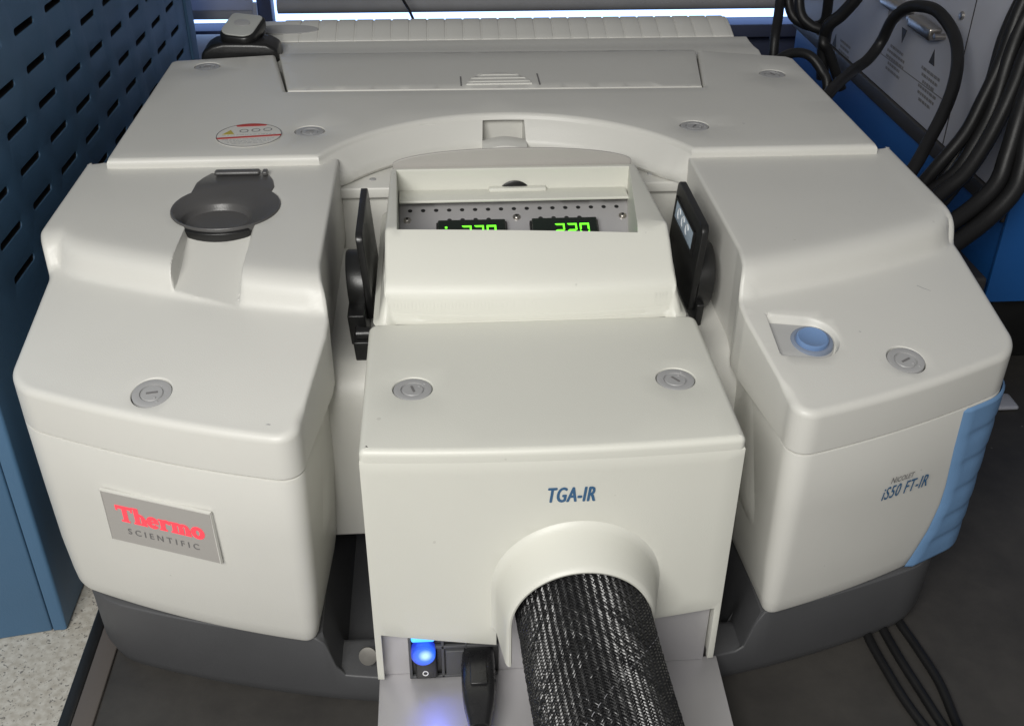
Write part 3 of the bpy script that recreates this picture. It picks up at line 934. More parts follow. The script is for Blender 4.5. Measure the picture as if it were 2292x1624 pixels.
# round warning sticker
SC = Vector((-0.1600, 0.8715, 0.2923))
st = flat('warning_label', circle(0, 0, 0.0275, 48), SC, (1, 0, 0), (0.0, 1, 0), 'paper', rc, 0.0002)
ang_ = R(4); sr = (math.cos(ang_), math.sin(ang_), 0); su = (-math.sin(ang_), math.cos(ang_), 0)
SZ = SC + Vector((0, 0, 0.00035))
ringflat('sticker_outline', 0.0266, 0.0272, SZ, sr, su, 'greytext', st, 0.0001, 48)
flat('sticker_band', [(-0.0262, -0.0075), (0.0270, -0.0045), (0.0272, -0.0012), (-0.0268, -0.0042)], SZ, sr, su, 'stickred', st, 0.0001)
flat('sticker_arc', [(0.0265*math.cos(R(a)), 0.0265*math.sin(R(a))) for a in range(58, 119, 5)] + [(-0.0110, 0.0205), (0.0125, 0.0205)], SZ, sr, su, 'stickred', st, 0.0001)
flat('sticker_triangle', [(-0.0225, 0.0030), (-0.0125, 0.0030), (-0.0160, 0.0130)], SZ, sr, su, 'yellow', st, 0.0001)
for k in range(3):
    ringflat('sticker_symbol', 0.0030, 0.0037, SZ+Vector((-0.0055+0.0098*k, 0.0095+0.0014*k, 0)), sr, su, 'greytext', st, 0.0001, 24)
for k, (y_, w_) in enumerate(((0.0000, 0.022), (-0.0105, 0.021), (-0.0135, 0.019), (-0.0165, 0.017), (-0.0195, 0.013))):
    x_ = -w_
    while x_ < w_:
        l_ = random.uniform(0.0015, 0.005)
        flat('sticker_print', [(x_, y_), (min(w_, x_+l_), y_), (min(w_, x_+l_), y_+0.0010), (x_, y_+0.0010)], SZ, sr, su, 'lock', st, 0.0001)
        x_ += l_+0.0010

# ------------------------------------------------------------------ interface module
MD = thing('interface_module', 'cream interface box with green digit displays standing between the two wings', 'instrument module', (0.0615, 0.6, 0.03))
mlocks = [(-0.0217, 0.5560, 1.85), (0.1455, 0.5575, 2.2)]
def mod_yf(x): return 0.4885 + 0.35*(x-0.0615)**2
mo = []
for (x, u) in rrect(-0.0525, 0.1755, 0.0, 0.15, (0.0034, 0.0034, 0.007, 0.007), 0.004, 6):
    b = mod_yf(x); mo.append((x, b+u*(0.638-b)/0.15))
# top skin, then the front skin with its stepped lower edge
mtop = shell('module_cover', mo, lambda x, y: 0.2425, 0.0042, [(0, 0.2340), (0.0028, 0.2340)], 'cream', MD,
             [(circle(l[0], l[1], LOCK_R+0.0007, 48), 0.0007, 0.006, True) for l in mlocks], (), 0.02, 6, cap=False)
for l in mlocks: lock((l[0], l[1], 0.2425), (0, 0, 1), mtop, l[2])
HX, HZ, HR = 0.0775, 0.1330, 0.0525       # collar centre
def front_lower(x):
    if x < 0.026: return 0.0925 - 0.0101*(x+0.0488)/0.0755
    return 0.0985 + 0.0055*(x-0.13)/0.05
def front_panel():
    # closed loop in (x, z) with the arched opening, extruded 3 mm back
    P = [(-0.0525, 0.23395), (-0.0525, 0.0500), (-0.0482, 0.0500), (-0.0482, 0.0922), (0.0270, 0.0824), (0.0270, HZ)]
    P += [(HX+0.0505*math.cos(R(a)), HZ+0.0505*math.sin(R(a))) for a in np.linspace(180, 0, 28)][1:]
    P += [(HX+0.0505, 0.0983), (0.1713, 0.1030), (0.1713, 0.0555), (0.1755, 0.0555), (0.1755, 0.23395)]
    o = shell('front_panel', densify(P, 0.005), lambda a, b: 0.0, 0.0001, [(0, -0.0035)], 'cream', None, (), (), 0.010, 2)
    for v in o.data.vertices:
        a, b, c = v.co
        v.co = (a, mod_yf(a)-c, b)
    bm = bmesh.new(); bm.from_mesh(o.data); bmesh.ops.recalc_face_normals(bm, faces=bm.faces); bm.to_mesh(o.data); bm.free()
    o.data.update(); o.data.set_sharp_from_angle(angle=R(38))
    o.parent = MD; o.location = -MD.location
    return o
fp = front_panel()
for x0_, x1_, zb in ((-0.0525, -0.0490, 0.0500), (0.1720, 0.1755, 0.0555)):
    prism('side_panel', [(mod_yf(x0_)+0.0037, zb), (0.637, 0.10), (0.637, 0.2338), (mod_yf(x0_)+0.0037, 0.2338)], 'x', x0_, x1_, 'cream', MD, 0.0006)
text('module_lettering', 'TGA-IR', 0.0158, (0.0570, mod_yf(0.06)-0.0004, 0.2030), (1, 0.002, 0), (0, 0, 1), 'bluetext', fp, 0.2, 0.026, 0.535, 1.10)

# collar: flared half pipe standing proud of the front, straight legs below
def collar():
    prof = [(0.0552, 0.0008), (0.0535, -0.0004), (0.0518, -0.0022), (0.0506, -0.0052), (0.0494, -0.0120), (0.0474, -0.0230), (0.0465, -0.0278), (0.0455, -0.0300), (0.0442, -0.0310), (0.0430, -0.0306), (0.0424, -0.0280), (0.0420, 0.0100)]
    path = []
    for z in np.linspace(-0.034, -0.0001, 12): path.append((-1, 0, z))
    for a in np.linspace(180, 0, 44): path.append((math.cos(R(a)), math.sin(R(a)), 0))
    for z in np.linspace(-0.002, -0.0335, 8): path.append((1, 0, z))
    V = []; F = []
    n = len(prof)
    for (cx, cz, dz) in path:
        for (r, h) in prof:
            # the roof of the collar sags forward with the hose
            V.append((HX+cx*r - 0.05*h*0.0, mod_yf(HX+cx*r)+h, HZ+cz*r+dz + 0.10*h))
    for i in range(len(path)-1):
        for j in range(n-1):
            F.append((i*n+j, (i+1)*n+j, (i+1)*n+j+1, i*n+j+1))
    F.append(tuple(range(n))); F.append(tuple(range((len(path)-1)*n, len(path)*n))[::-1])
    return raw('hose_collar', V, F, 'cream', MD, True, 50)
collar()

# hood with the open tray on top
HXA, HXB = -0.0405, 0.1610
_hp = [(0.6375, 0.2428), (0.6378, 0.2480), (0.6383, 0.2540), (0.6392, 0.2590), (0.6408, 0.2632), (0.6435, 0.2668), (0.6475, 0.2702), (0.6525, 0.2738), (0.660, 0.2786), (0.6720, 0.2860), (0.6835, 0.2918), (0.700, 0.2902), (0.83, 0.2812)]
HOOD_Y = np.array([p[0] for p in _hp]); HOOD_Z = np.array([p[1] for p in _hp])
def hood_z(x, y):
    return float(np.interp(y, HOOD_Y, HOOD_Z))
opening = densify([(-0.0322, 0.6838), (0.1385, 0.6768), (0.1545, 0.8120), (-0.0360, 0.8140)], 0.006)
hoods = []
ho = []
for (x, u) in rrect(HXA, HXB, 0.0, 0.182, (0.004, 0.004, 0.004, 0.004), 0.0025, 8):
    w = max(0, 1-u/0.08); y = 0.6375 + 0.35*(x-0.0615)**2*w + u
    ho.append((x, y))
hw = np.array([1.0 if (p[0] < HXA+0.004 or p[0] > HXB-0.004) else 0.12 for p in ho]); hw = (np.roll(hw, 1)+hw+np.roll(hw, -1))/3
hr = np.array([0.06 + 0.94*min(1, max(0, (p[1]-0.6390-0.35*(p[0]-0.0615)**2)/0.010)) for p in ho])
hzs = np.array([hood_z(p[0], p[1]-0.35*(p[0]-0.0615)**2*max(0, 1-(p[1]-0.6375)/0.08)) for p in ho])
exh = [(x, (y + 0.35*(x-0.0615)**2*(1+0.6375/0.08))/(1+0.35*(x-0.0615)**2/0.08)) for x in np.arange(HXA+0.001, HXB, 0.0025) for y in (0.6378, 0.6381, 0.6385, 0.6389, 0.6394, 0.6400, 0.6408, 0.6418, 0.6430, 0.6445, 0.6463, 0.6485, 0.651, 0.654, 0.658, 0.663, 0.669, 0.676)]
hood = shell('hood', ho, lambda x, y: hood_z(x, y-0.35*(x-0.0615)**2*max(0, 1-(y-0.6375)/0.08)), 0.0032, [(-0.0005*hw, np.minimum(0.2720, hzs-0.0036*hr)), (-0.0055*hw, np.minimum(0.2430, hzs-0.004*hr)), (-0.0070*hw, np.minimum(0.2418, hzs-0.0005)), (-0.0095*hw, 0.2402)], 'cream', MD, [(opening, 0.0005, 0.045, None)], exh, 0.012, 5, cap=False, rw=hr, xtol=0.00025)
# tray: rear strip, display plate and what is on it
strip = box('tray_strip', (-0.0340, 0.7915, 0.2622), (0.1520, 0.8125, 0.2645), 'cream', MD, 0.0008)
box('strip_lip', (0.0390, 0.8065, 0.2640), (0.0860, 0.8130, 0.2672), 'cream', strip, 0.0008)
lathe('tray_knob', [(0.0, 0.0), (0.0145, 0.0), (0.0145, 0.0012), (0.0130, 0.0019), (0, 0.0020)], (0.0605, 0.8126, 0.2572), (0, -1, 0), 'black', MD, 40)
tb = prism('tray_back', [(0.8155, 0.2400), (0.8155, 0.2770), (0.8165, 0.2800), (0.8185, 0.2805), (0.8185, 0.2400)], 'x', -0.0370, 0.1560, 'cream', MD, 0.0008)
pa = [(-0.0385, 0.8240), (0.1575, 0.8240)]
ap = [(-0.0390, 0.2700)] + [(0.1575, 0.2700)] + [(0.0593+0.0985*math.cos(R(a)), 0.2835+0.0130*math.sin(R(a))) for a in np.linspace(6, 174, 30)]
prism('arched_plate', ap, 'y', 0.8203, 0.8225, 'taupe', MD, 0.0008)
TP = R(20)
def on_plate(x, y, h=0.0):
    z = 0.250 + math.tan(TP)*(y-0.787)
    return Vector((x, y-math.sin(TP)*h, z+math.cos(TP)*h))
PU = (0, math.cos(TP), math.sin(TP))
hole_xy = [(-0.0256+0.01055*i, 0.7970) for i in range(17)] + [(-0.0256+0.01055*i, 0.7862) for i in (3, 4, 5, 6, 10, 11, 12, 13)]
ph = [(circle(x, y, 0.0019, 14), 0, 0.004, True) for x, y in hole_xy]
plate = shell('display_plate', densify([(-0.0335, 0.6900), (0.1560, 0.6840), (0.1570, 0.8100), (-0.0345, 0.8110)], 0.008), lambda x, y: 0.250 + math.tan(TP)*(y-0.787), 0.0004, [(0, 0.205)], 'metal', MD, ph, (), 0.015, 2)
for x, y in hole_xy:
    o_ = on_plate(x, y, -0.0006)
    flat('hole_shade', circle(0, 0, 0.0021, 12), o_, (1, 0, 0), PU, 'dark', plate, 0.0004)  # dark disc paints the shade inside each hole
for x, y in ((-0.0280, 0.7864), (0.1468, 0.7864), (0.0604, 0.7874)):
    sc_ = lathe('screw', [(0.0032, 0.0), (0.0032, 0.0008), (0.0023, 0.0010), (0.0023, 0.0018), (0.0016, 0.0024), (0, 0.0026)], on_plate(x, y), (0, -math.sin(TP), math.cos(TP)), 'steel', plate, 20)
    flat('screw_socket', circle(0, 0, 0.0011, 6), on_plate(x, y, 0.0027), (1, 0, 0), PU, 'dark', sc_, 0.0001)
SEG = {'2': 'abged', '0': 'abcdef'}
def digit(ch, o, w, h, parent):
    t_ = 0.0013; g = 0.0003
    S = {'a': [(0, h), (w, h), (w-t_, h-t_), (t_, h-t_)], 'd': [(0, 0), (t_, t_), (w-t_, t_), (w, 0)],
         'g': [(t_*0.4, h/2), (t_, h/2+t_/2), (w-t_, h/2+t_/2), (w-t_*0.4, h/2), (w-t_, h/2-t_/2), (t_, h/2-t_/2)],
         'b': [(w, h-g), (w, h/2+g), (w-t_, h/2+t_), (w-t_, h-t_)], 'c': [(w, h/2-g), (w, g), (w-t_, t_), (w-t_, h/2-t_)],
         'f': [(0, h-g), (t_, h-t_), (t_, h/2+t_), (0, h/2+g)], 'e': [(0, h/2-g), (t_, h/2-t_), (t_, t_), (0, g)]}
    for s in SEG[ch]:
        flat('digit_segment', S[s], o, (1, 0, 0), PU, 'green', parent, 0.0002)
for k, (x0_, x1_, dx0) in enumerate(((-0.0034, 0.0504, 0.0156), (0.0715, 0.1239, 0.0897))):
    V = []
    d = box('temperature_display', (x0_, -0.027, 0.0), (x1_, 0.0, 0.0078), 'display', MD, 0.0012)
    rot = Matrix.Rotation(TP, 4, 'X'); o_ = on_plate(0, 0.7795)
    for v in d.data.vertices: v.co = (rot @ v.co) + o_
    d.data.update()
    fr_ = box('display_bezel', (x0_-0.0014, -0.0285, -0.002), (x1_+0.0014, 0.0012, 0.0040), 'black', d, 0.001)
    for v in fr_.data.vertices: v.co = (rot @ v.co) + o_
    fr_.data.update()
    for q in range(3):
        digit('220'[q], on_plate(dx0+q*0.0098, 0.7585, 0.0082), 0.0075, 0.0145, d)
    if k == 0:
        flat('status_dot', [(0, 0), (0.0017, 0), (0.0017, 0.0017), (0, 0.0017)], on_plate(0.0022, 0.7700, 0.0082), (1, 0, 0), PU, 'green', d, 0.0002)

# rear of the module: power inlet panel, switch, and the metal tray it stands on
ip = box('inlet_panel', (-0.0488, 0.5010, 0.0451), (0.1712, 0.5030, 0.1000), 'metal', MD, 0.0004)
bk = prism('support_bracket', [(-0.0520, 0.5040), (-0.0515, 0.30), (0.174, 0.30), (0.1815, 0.5040)], 'z', 0.0420, 0.0450, 'metal', MD, 0.0006)
box('bracket_leg', (-0.0515, 0.44, 0.0335), (-0.0490, 0.60, 0.0418), 'metal', bk, 0.0004)
box('bracket_leg', (0.1765, 0.44, 0.0335), (0.1790, 0.60, 0.0418), 'metal', bk, 0.0004)
mod = box('inlet_module', (-0.0312, 0.4975, 0.0462), (0.0290, 0.5008, 0.0850), 'black', MD, 0.0008)
for (a, b_, c, d_) in ((-0.0312, -0.0292, 0.0462, 0.085), (-0.0095, -0.0075, 0.0462, 0.085), (0.0065, 0.0078, 0.0462, 0.085), (-0.0292, 0.0285, 0.0462, 0.0485), (-0.0292, 0.0285, 0.0740, 0.0765)):
    box('inlet_rib', (a, 0.4952, c), (b_, 0.4976, d_), 'base', mod, 0.0004)
sw = box('rocker_switch', (-0.0270, 0.4925, 0.0500), (-0.0125, 0.4985, 0.0720), 'black', mod, 0.0012, rot=Matrix.Rotation(R(-9), 3, 'X'))
ringflat('switch_mark', 0.0014, 0.0020, (-0.0205, 0.4914, 0.0555), (1, 0, 0), (0, 0.16, 1), 'white', sw, 0.0002, 24)
band = prism('lens_band', [(-0.0292, 0.0822), (-0.0134, 0.0822), (-0.0136, 0.0890), (-0.0290, 0.0890)], 'y', 0.4935, 0.4970, 'bluehot', mod, 0.002)
lens = lathe('switch_lens', [(0.0, -0.010), (0.0080, -0.010), (0.0082, -0.002), (0.0080, 0.0012), (0.0072, 0.0024), (0.0, 0.0032)], (-0.0213, 0.4905, 0.0748), (0, -0.90, 0.10), 'lens', mod, 36)
fz = box('fuse_drawer', (-0.0066, 0.4935, 0.0505), (0.0060, 0.4978, 0.0730), 'base', mod, 0.0008)
bl = bpy.data.lights.new('switch_glow', 'SPOT'); bl.energy = 0.026; bl.color = (0.10, 0.14, 1.0); bl.shadow_soft_size = 0.006; bl.spot_size = R(110); bl.spot_blend = 0.8
blo = bpy.data.objects.new('switch_glow', bl); COL.objects.link(blo); blo.location = (-0.0175, 0.4760, 0.0720)
blo.rotation_euler = Vector((0.18, -0.42, -0.55)).to_track_quat('-Z', 'Y').to_euler()

# ------------------------------------------------------------------ braided hose
HP = [(0.0770, 0.515, 0.1300), (0.0786, 0.480, 0.1300), (0.0802, 0.455, 0.1285), (0.0822, 0.425, 0.1240), (0.0852, 0.392, 0.1180), (0.0900, 0.350, 0.1110), (0.096, 0.30, 0.1040)]
HRAD = 0.0408
BH = thing('braided_hose', 'thick black braided hose coming out of the cream collar', 'hose', (0.09, 0.35, 0.06))
core = tube('hose_core', HP, HRAD-0.0016, 'dark', BH, 40, 14)
def braid():
    path = smooth_path(HP, 40)
    fr = frames(path)
    cum = [0]
    for i in range(1, len(path)): cum.append(cum[-1] + (path[i]-path[i-1]).length)
    L = cum[-1]
    cx = np.array([[p.x, p.y, p.z] for p in path]); U = np.array([list(f[0]) for f in fr]); W = np.array([list(f[1]) for f in fr])
    N = 112
    wid = 2*math.pi*HRAD/N*0.50
    steps = 330
    V = []; F = []; VT = []; FT = []
    tw = 1.12/HRAD          # radians of turn per metre of length (about 48 degrees)
    ss = np.linspace(0, L, steps)
    rng = random.Random(3)
    for sgn in (1, -1):
        for k in range(N):
            ph = 2*math.pi*k/N
            jit = rng.uniform(-0.25, 0.25)/N
            dr0 = rng.uniform(-0.0002, 0.0003)
            a = ph + jit + sgn*tw*ss
            # over two, under two: phase of the crossing with the other set
            # other set has phase such that crossings happen at every 2*pi/N in (a + sgn*tw*s)
            cr = (a + sgn*tw*ss)*N/(2*math.pi)/1.0
            lift = np.sin(math.pi*(cr*0.5 + (0.0 if sgn > 0 else 1.0) + k*0.5))
            rr = HRAD + 0.00042*lift + dr0
            ci = np.stack([np.interp(ss, cum, cx[:, j]) for j in range(3)], 1)
            ui = np.stack([np.interp(ss, cum, U[:, j]) for j in range(3)], 1)
            wi = np.stack([np.interp(ss, cum, W[:, j]) for j in range(3)], 1)
            rad = ui*np.cos(a)[:, None] + wi*np.sin(a)[:, None]
            tan = -ui*np.sin(a)[:, None] + wi*np.cos(a)[:, None]
            cen = ci + rad*rr[:, None]
            T = np.gradient(cen, axis=0); T /= np.linalg.norm(T, axis=1)[:, None]
            side = np.cross(T, rad); side /= np.linalg.norm(side, axis=1)[:, None]
            tracer = (sgn > 0 and k == 80)
            VV, FF = (VT, FT) if tracer else (V, F)
            s0 = len(VV)
            wd = wid*(0.30 if tracer else 1)*(1.0 if tracer else rng.uniform(0.82, 1.12))
            for q, hgt in ((-0.5, -0.00034), (0.0, 0.00020), (0.5, -0.00034)):
                pts = cen + side*(q*wd) + rad*(hgt + (0.0004 if tracer else 0))
                VV += [tuple(p) for p in pts]
            for j in range(2):
                for i in range(steps-1):
                    b = s0 + j*steps + i
                    if tracer and lift[i] < 0.25: continue
                    FF.append((b, b+1, b+steps+1, b+steps))
    o = raw('hose_braid', V, F, 'braid', BH, True, 80, fix=False)
    tag(o, kind='stuff')
    raw('tracer_yarn', VT, FT, 'tracer', BH, True, 80, fix=False)
braid()

# ------------------------------------------------------------------ power cord
PC = thing('power_cord', 'black moulded plug and cord pushed into the inlet under the cream box', 'power cord', (0.0145, 0.45, 0.045))
def plug():
    sec = [(0.500, 0.0655, 0.0104, 0.0086), (0.488, 0.0655, 0.0110, 0.0094), (0.476, 0.0650, 0.0110, 0.0096), (0.466, 0.0642, 0.0108, 0.0094), (0.457, 0.0628, 0.0098, 0.0086), (0.450, 0.0612, 0.0082, 0.0076), (0.446, 0.0600, 0.0072, 0.0070), (0.4405, 0.0592, 0.0062, 0.0062), (0.440, 0.0590, 0.0052, 0.0052)]
    V = []; F = []; n = 28
    for (y, z, a, b) in sec:
        for k in range(n):
            t = 2*math.pi*k/n
            c = math.copysign(abs(math.cos(t))**0.5, math.cos(t)); s = math.copysign(abs(math.sin(t))**0.5, math.sin(t))
            V.append((0.0150 - (0.50-y)*0.02 + a*c, y, z + b*s))
    for i in range(len(sec)-1):
        for k in range(n):
            F.append((i*n+k, i*n+(k+1) % n, (i+1)*n+(k+1) % n, (i+1)*n+k))
    F.append(tuple(range(n))[::-1]); F.append(tuple(range((len(sec)-1)*n, len(sec)*n)))
    return raw('plug', V, F, 'plug', PC, True, 50)
plug()
for sx_ in (-1, 1):
    for i in range(4):
        box('plug_ridge', (0.0146+sx_*0.0100-0.0012, 0.4835-i*0.0048, 0.0600), (0.0146+sx_*0.0100+0.0012, 0.4860-i*0.0048, 0.0705), 'plug', PC, 0.0008)
box('plug_panel', (0.0090, 0.4640, 0.0735), (0.0202, 0.4900, 0.0754), 'plug', PC, 0.0008)
for i in range(5):
    y = 0.4375 - i*0.0052
    lathe('strain_relief', [(0.0046, 0.0), (0.0060-0.0002*i, 0.0003), (0.0060-0.0002*i, 0.0030), (0.0046, 0.0034)], (0.0138-i*0.0001, y, 0.0588-i*0.0005), (0, -1, -0.1), 'plug', PC, 20)
tube('cord', [(0.0139, 0.442, 0.0592), (0.0136, 0.415, 0.0565), (0.0132, 0.38, 0.0535), (0.013, 0.30, 0.0500)], 0.0044, 'cable', PC)

# ------------------------------------------------------------------ black plate brackets
def bracket(label, xin, sgn, window):
    b = thing('plate_bracket', label, 'bracket', (xin, 0.69, 0.2125))
    y0_, y1_, z0_, z1_ = 0.677, 0.764, 0.2220, 0.2905
    pp = rrect(y0_, y1_, z0_, z1_, (0.003, 0.003, 0.006, 0.007), 0.05, 6)
    plate = prism('plate', pp, 'x', xin-0.0026, xin+0.0026, 'black', b, 0.0009)
    xo = xin + sgn*0.0026
    lathe('cell_window', [(0.0, 0.0), (0.0255, 0.0), (0.0255, 0.0105), (0.0247, 0.0118), (0.0, 0.0118)], (xo, 0.7020, 0.2395), (sgn, 0, 0), 'black', b, 48)
    if not window: box('arm', (min(xo, xo+sgn*0.0125), 0.6600, 0.2085), (max(xo, xo+sgn*0.0125), 0.735, 0.2360), 'black', b, 0.0012)
    if not window: box('foot', (min(xo-sgn*0.004, xo+sgn*0.0085), 0.6400, 0.1900), (max(xo-sgn*0.004, xo+sgn*0.0085), 0.6610, 0.2260), 'black', b, 0.0012)
    if window: box('arm', (xo, 0.672, 0.2085), (xo+0.006, 0.725, 0.2300), 'black', b, 0.0012)
    if not window: lathe('pin', [(0.0, 0.0), (0.0045, 0.0), (0.0045, 0.010), (0, 0.0105)], (xo-sgn*0.004, 0.6480, 0.2285), (sgn, 0, 0), 'black', b, 20)
    if window:
        xi = xin - sgn*0.0028
        rgt = (0, -1, 0) if sgn > 0 else (0, 1, 0)
        w = flat('label_window', [(-0.0305, 0.0068), (0.0305, 0.0065), (0.0305, -0.0080), (-0.0305, -0.0080)], (xi, 0.7245, 0.2715), rgt, (0, 0, 1), 'lcd', b, 0.0004)
        for (p0, p1, q0, q1) in ((-0.0320, 0.0320, 0.0066, 0.0080), (-0.0320, 0.0320, -0.0105, -0.0080), (-0.0335, -0.0305, -0.0105, 0.0080), (0.0305, 0.0325, -0.0105, 0.0080)):
            flat('window_frame', [(p0, q0), (p1, q0), (p1, q1), (p0, q1)], (xi, 0.7245, 0.2715), rgt, (0, 0, 1), 'black', b, 0.0012)
        for c in (-0.018, -0.004, 0.010):
            pts = [(xi-sgn*0.0006, 0.7245-sgn*(c+0.004*math.cos(t)), 0.2708+0.0042*math.sin(t)) for t in np.linspace(0.3, 4.6, 9)]
            tube('scribble', pts, 0.00035, 'white', w, 6, 3)
    for ch in b.children_recursive:
        for v in ch.data.vertices: v.co.x -= sgn*0.075*(0.2905-v.co.z)
        ch.data.update()
    return b
bracket('black upright plate without a label, beside the wing with the charcoal cup', -0.0585, -1, False)
bracket('black upright plate with pale blue label window, beside the wing with the button', 0.1875, 1, True)

# ------------------------------------------------------------------ blue slotted cabinet
CB = thing('blue_cabinet', 'dusty blue steel cabinet with rows of slots beside the spectrometer', 'cabinet', (-0.6, 1.05, -0.1))
def slotted_panel():
    y0_, y1_, z0_, z1_ = 0.697, 1.522, -0.0995, 0.80
    # panel lies in the plane x = -0.345; height-field is built flat and turned upright
    holes = []
    for r_ in range(-3, 9):
        for c_ in range(-1, 9):
            y = 0.862 + c_*0.0815 - r_*0.008 + 0.003
            z = 0.3045 + r_*0.0335 - 0.026*(y-0.85)
            if y-0.03 < y0_+0.02 or y+0.03 > y1_-0.02: continue
            if c_ < -1: continue
            lp = []
            L, H = 0.0218, 0.0036
            for a in np.linspace(-90, 90, 7): lp.append((y+L+H*math.cos(R(a)), z-0.025*L+H*math.sin(R(a))))
            for a in np.linspace(90, 270, 7): lp.append((y-L+H*math.cos(R(a)), z+0.025*L+H*math.sin(R(a))))
            holes.append((lp, 0.0003, 0.011, True))
    o = shell('slotted_side', densify([(y0_, z0_), (y1_, z0_), (y1_, z1_), (y0_, z1_)], 0.03), lambda a, b: 0.0, 0.003, [(0, -0.012)], 'cabinet', None, holes, (), 0.03, 3)
    for v in o.data.vertices:
        a, b, c = v.co
        v.co = (-0.345+c, a, b)
    o.data.update()
    for p in o.data.polygons:
        pass
    bm = bmesh.new(); bm.from_mesh(o.data); bmesh.ops.recalc_face_normals(bm, faces=bm.faces); bm.to_mesh(o.data); bm.free()
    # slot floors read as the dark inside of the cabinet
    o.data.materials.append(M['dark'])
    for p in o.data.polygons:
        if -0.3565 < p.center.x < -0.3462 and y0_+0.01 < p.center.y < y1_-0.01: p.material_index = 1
    o.parent = CB; o.location = -CB.location
    return o
slotted_panel()
prism('cabinet_body', [(-0.358, 0.6965), (-0.358, 1.52), (-0.95, 1.52), (-0.95, 0.596)], 'z', -0.1, 0.80, 'cabinet', CB, 0.002)
box('cabinet_post', (-0.365, 1.5225, -0.0998), (-0.342, 1.56, 0.80), 'cabinet', CB, 0.002)

# ------------------------------------------------------------------ remote in its cradle
CR = thing('remote_cradle', 'low black cradle behind the rear cover of the spectrometer', 'cradle', (-0.20, 1.125, 0.28))
prism('cradle_body', [(-0.2395, 0.277), (-0.2425, 0.286), (-0.2400, 0.294), (-0.2300, 0.3000), (-0.2180, 0.3025), (-0.1890, 0.3020), (-0.1740, 0.3010), (-0.1640, 0.2955), (-0.1615, 0.277)], 'y', 1.107, 1.146, 'black', CR, 0.004)
box('cradle_back', (-0.2230, 1.140, 0.279), (-0.1800, 1.156, 0.3050), 'black', CR, 0.004)
RM = thing('remote_control', 'pale grey remote control leaning in the black cradle', 'remote control', (-0.20, 1.13, 0.3))
rotm = Matrix.Rotation(R(14), 3, 'X') @ Matrix.Rotation(R(-14), 3, 'Z')
rb = prism('remote_body', rrect(-0.2205, -0.1830, 1.108, 1.156, (0.012, 0.012, 0.007, 0.007), 0.05, 6), 'z', 0.3010, 0.3130, 'black', RM, 0.003)
rfce = prism('remote_face', rrect(-0.2185, -0.1850, 1.110, 1.153, (0.011, 0.011, 0.006, 0.006), 0.05, 6), 'z', 0.3130, 0.3146, 'device', RM, 0.0006)
rbt = prism('remote_button', [(-0.2018+0.0085*math.cos(t), 1.134+0.0065*math.sin(t)) for t in np.linspace(0, 2*math.pi, 28, endpoint=False)], 'z', 0.3146, 0.3154, 'lock', RM, 0.0003)
for o in (rb, rfce, rbt):
    pv = Vector((-0.20, 1.11, 0.3045))
    for v in o.data.vertices: v.co = rotm @ (v.co-pv) + pv + Vector((-0.004, 0.002, -0.004))
    o.data.update()

# ------------------------------------------------------------------ window and blind behind
WN = thing('window', 'bright daylight window showing as a strip below the grey blind', 'window', (0.15, 1.79, 0.14))
box('pane', (-1.2, 1.798, 0.1395), (1.6, 1.802, 0.70), 'daylight', WN, 0)
box('sill', (-1.2, 1.752, 0.118), (1.6, 1.797, 0.1392), 'wall', WN, 0.002)
box('mullion', (-0.285, 1.762, 0.1395), (-0.262, 1.797, 0.70), 'wall', WN, 0.002)
BLD = thing('roller_blind', 'grey roller blind hanging in front of the window beside the mullion', 'blind', (0.2, 1.75, 0.17))
box('blind_fabric', (-0.250, 1.7505, 0.1900), (1.2, 1.7520, 0.70), 'blind', BLD, 0)
tube('bottom_bar', [(-0.250, 1.7500, 0.1785), (0.3, 1.7500, 0.1785), (1.2, 1.7500, 0.1785)], 0.0125, 'blind', BLD, 20, 4)
PB = thing('blind_panel', 'small whitish blind panel between the cabinet and the mullion', 'blind', (-0.34, 1.75, 0.17))
box('panel_fabric', (-0.60, 1.7500, 0.1720), (-0.288, 1.7515, 0.70), 'sheer', PB, 0)
box('panel_bar', (-0.60, 1.7440, 0.1585), (-0.288, 1.7560, 0.1718), 'blind', PB, 0.003)
tube('bar_end', [(-0.2855, 1.745, 0.158), (-0.2855, 1.745, 0.172), (-0.2857, 1.745, 0.185)], 0.0042, 'panel', PB, 12, 4)
PS = box('parcel_shelf', (-0.42, 1.60, 0.05), (-0.245, 1.74, 0.138), 'blind', None, 0.003); tag(PS, 'grey box below the small blind panel, behind the black cradle', 'box')
tag(tube('thin_cord', [(-0.058, 1.70, 0.225), (-0.050, 1.68, 0.205), (-0.040, 1.66, 0.192), (-0.030, 1.62, 0.180)], 0.0021, 'cable'), 'thin black cord hanging in front of the grey roller blind', 'cord')

# ------------------------------------------------------------------ white instrument behind, with its cables
WI = thing('white_instrument', 'white instrument with printed connector panel on a cobalt blue base', 'instrument', (0.75, 1.2, 0.0))
box('connector_panel', (0.550, 0.918, 0.1910), (0.560, 1.62, 0.62), 'panel', WI, 0.001)
box('cabinet_core', (0.561, 0.919, 0.0860), (1.05, 1.615, 0.618), 'cobalt', WI, 0.002)
box('lower_rail', (0.5470, 0.9175, 0.1712), (0.5605, 1.625, 0.1905), 'frame', WI, 0.002)
box('blue_skirt', (0.553, 0.9165, 0.0855), (0.5607, 1.62, 0.1708), 'cobalt', WI, 0.001)
box('blue_front', (0.5490, 0.9120, 0.0855), (1.05, 0.9164, 0.62), 'cobalt', WI, 0.001)
for y in (0.97, 1.55):
    box('foot', (0.575, y-0.03, 0.0), (0.66, y+0.03, 0.0852), 'black', WI, 0.003)
box('panel_seam', (0.5492, 1.0745, 0.192), (0.5499, 1.0755, 0.62), 'frame', WI, 0)
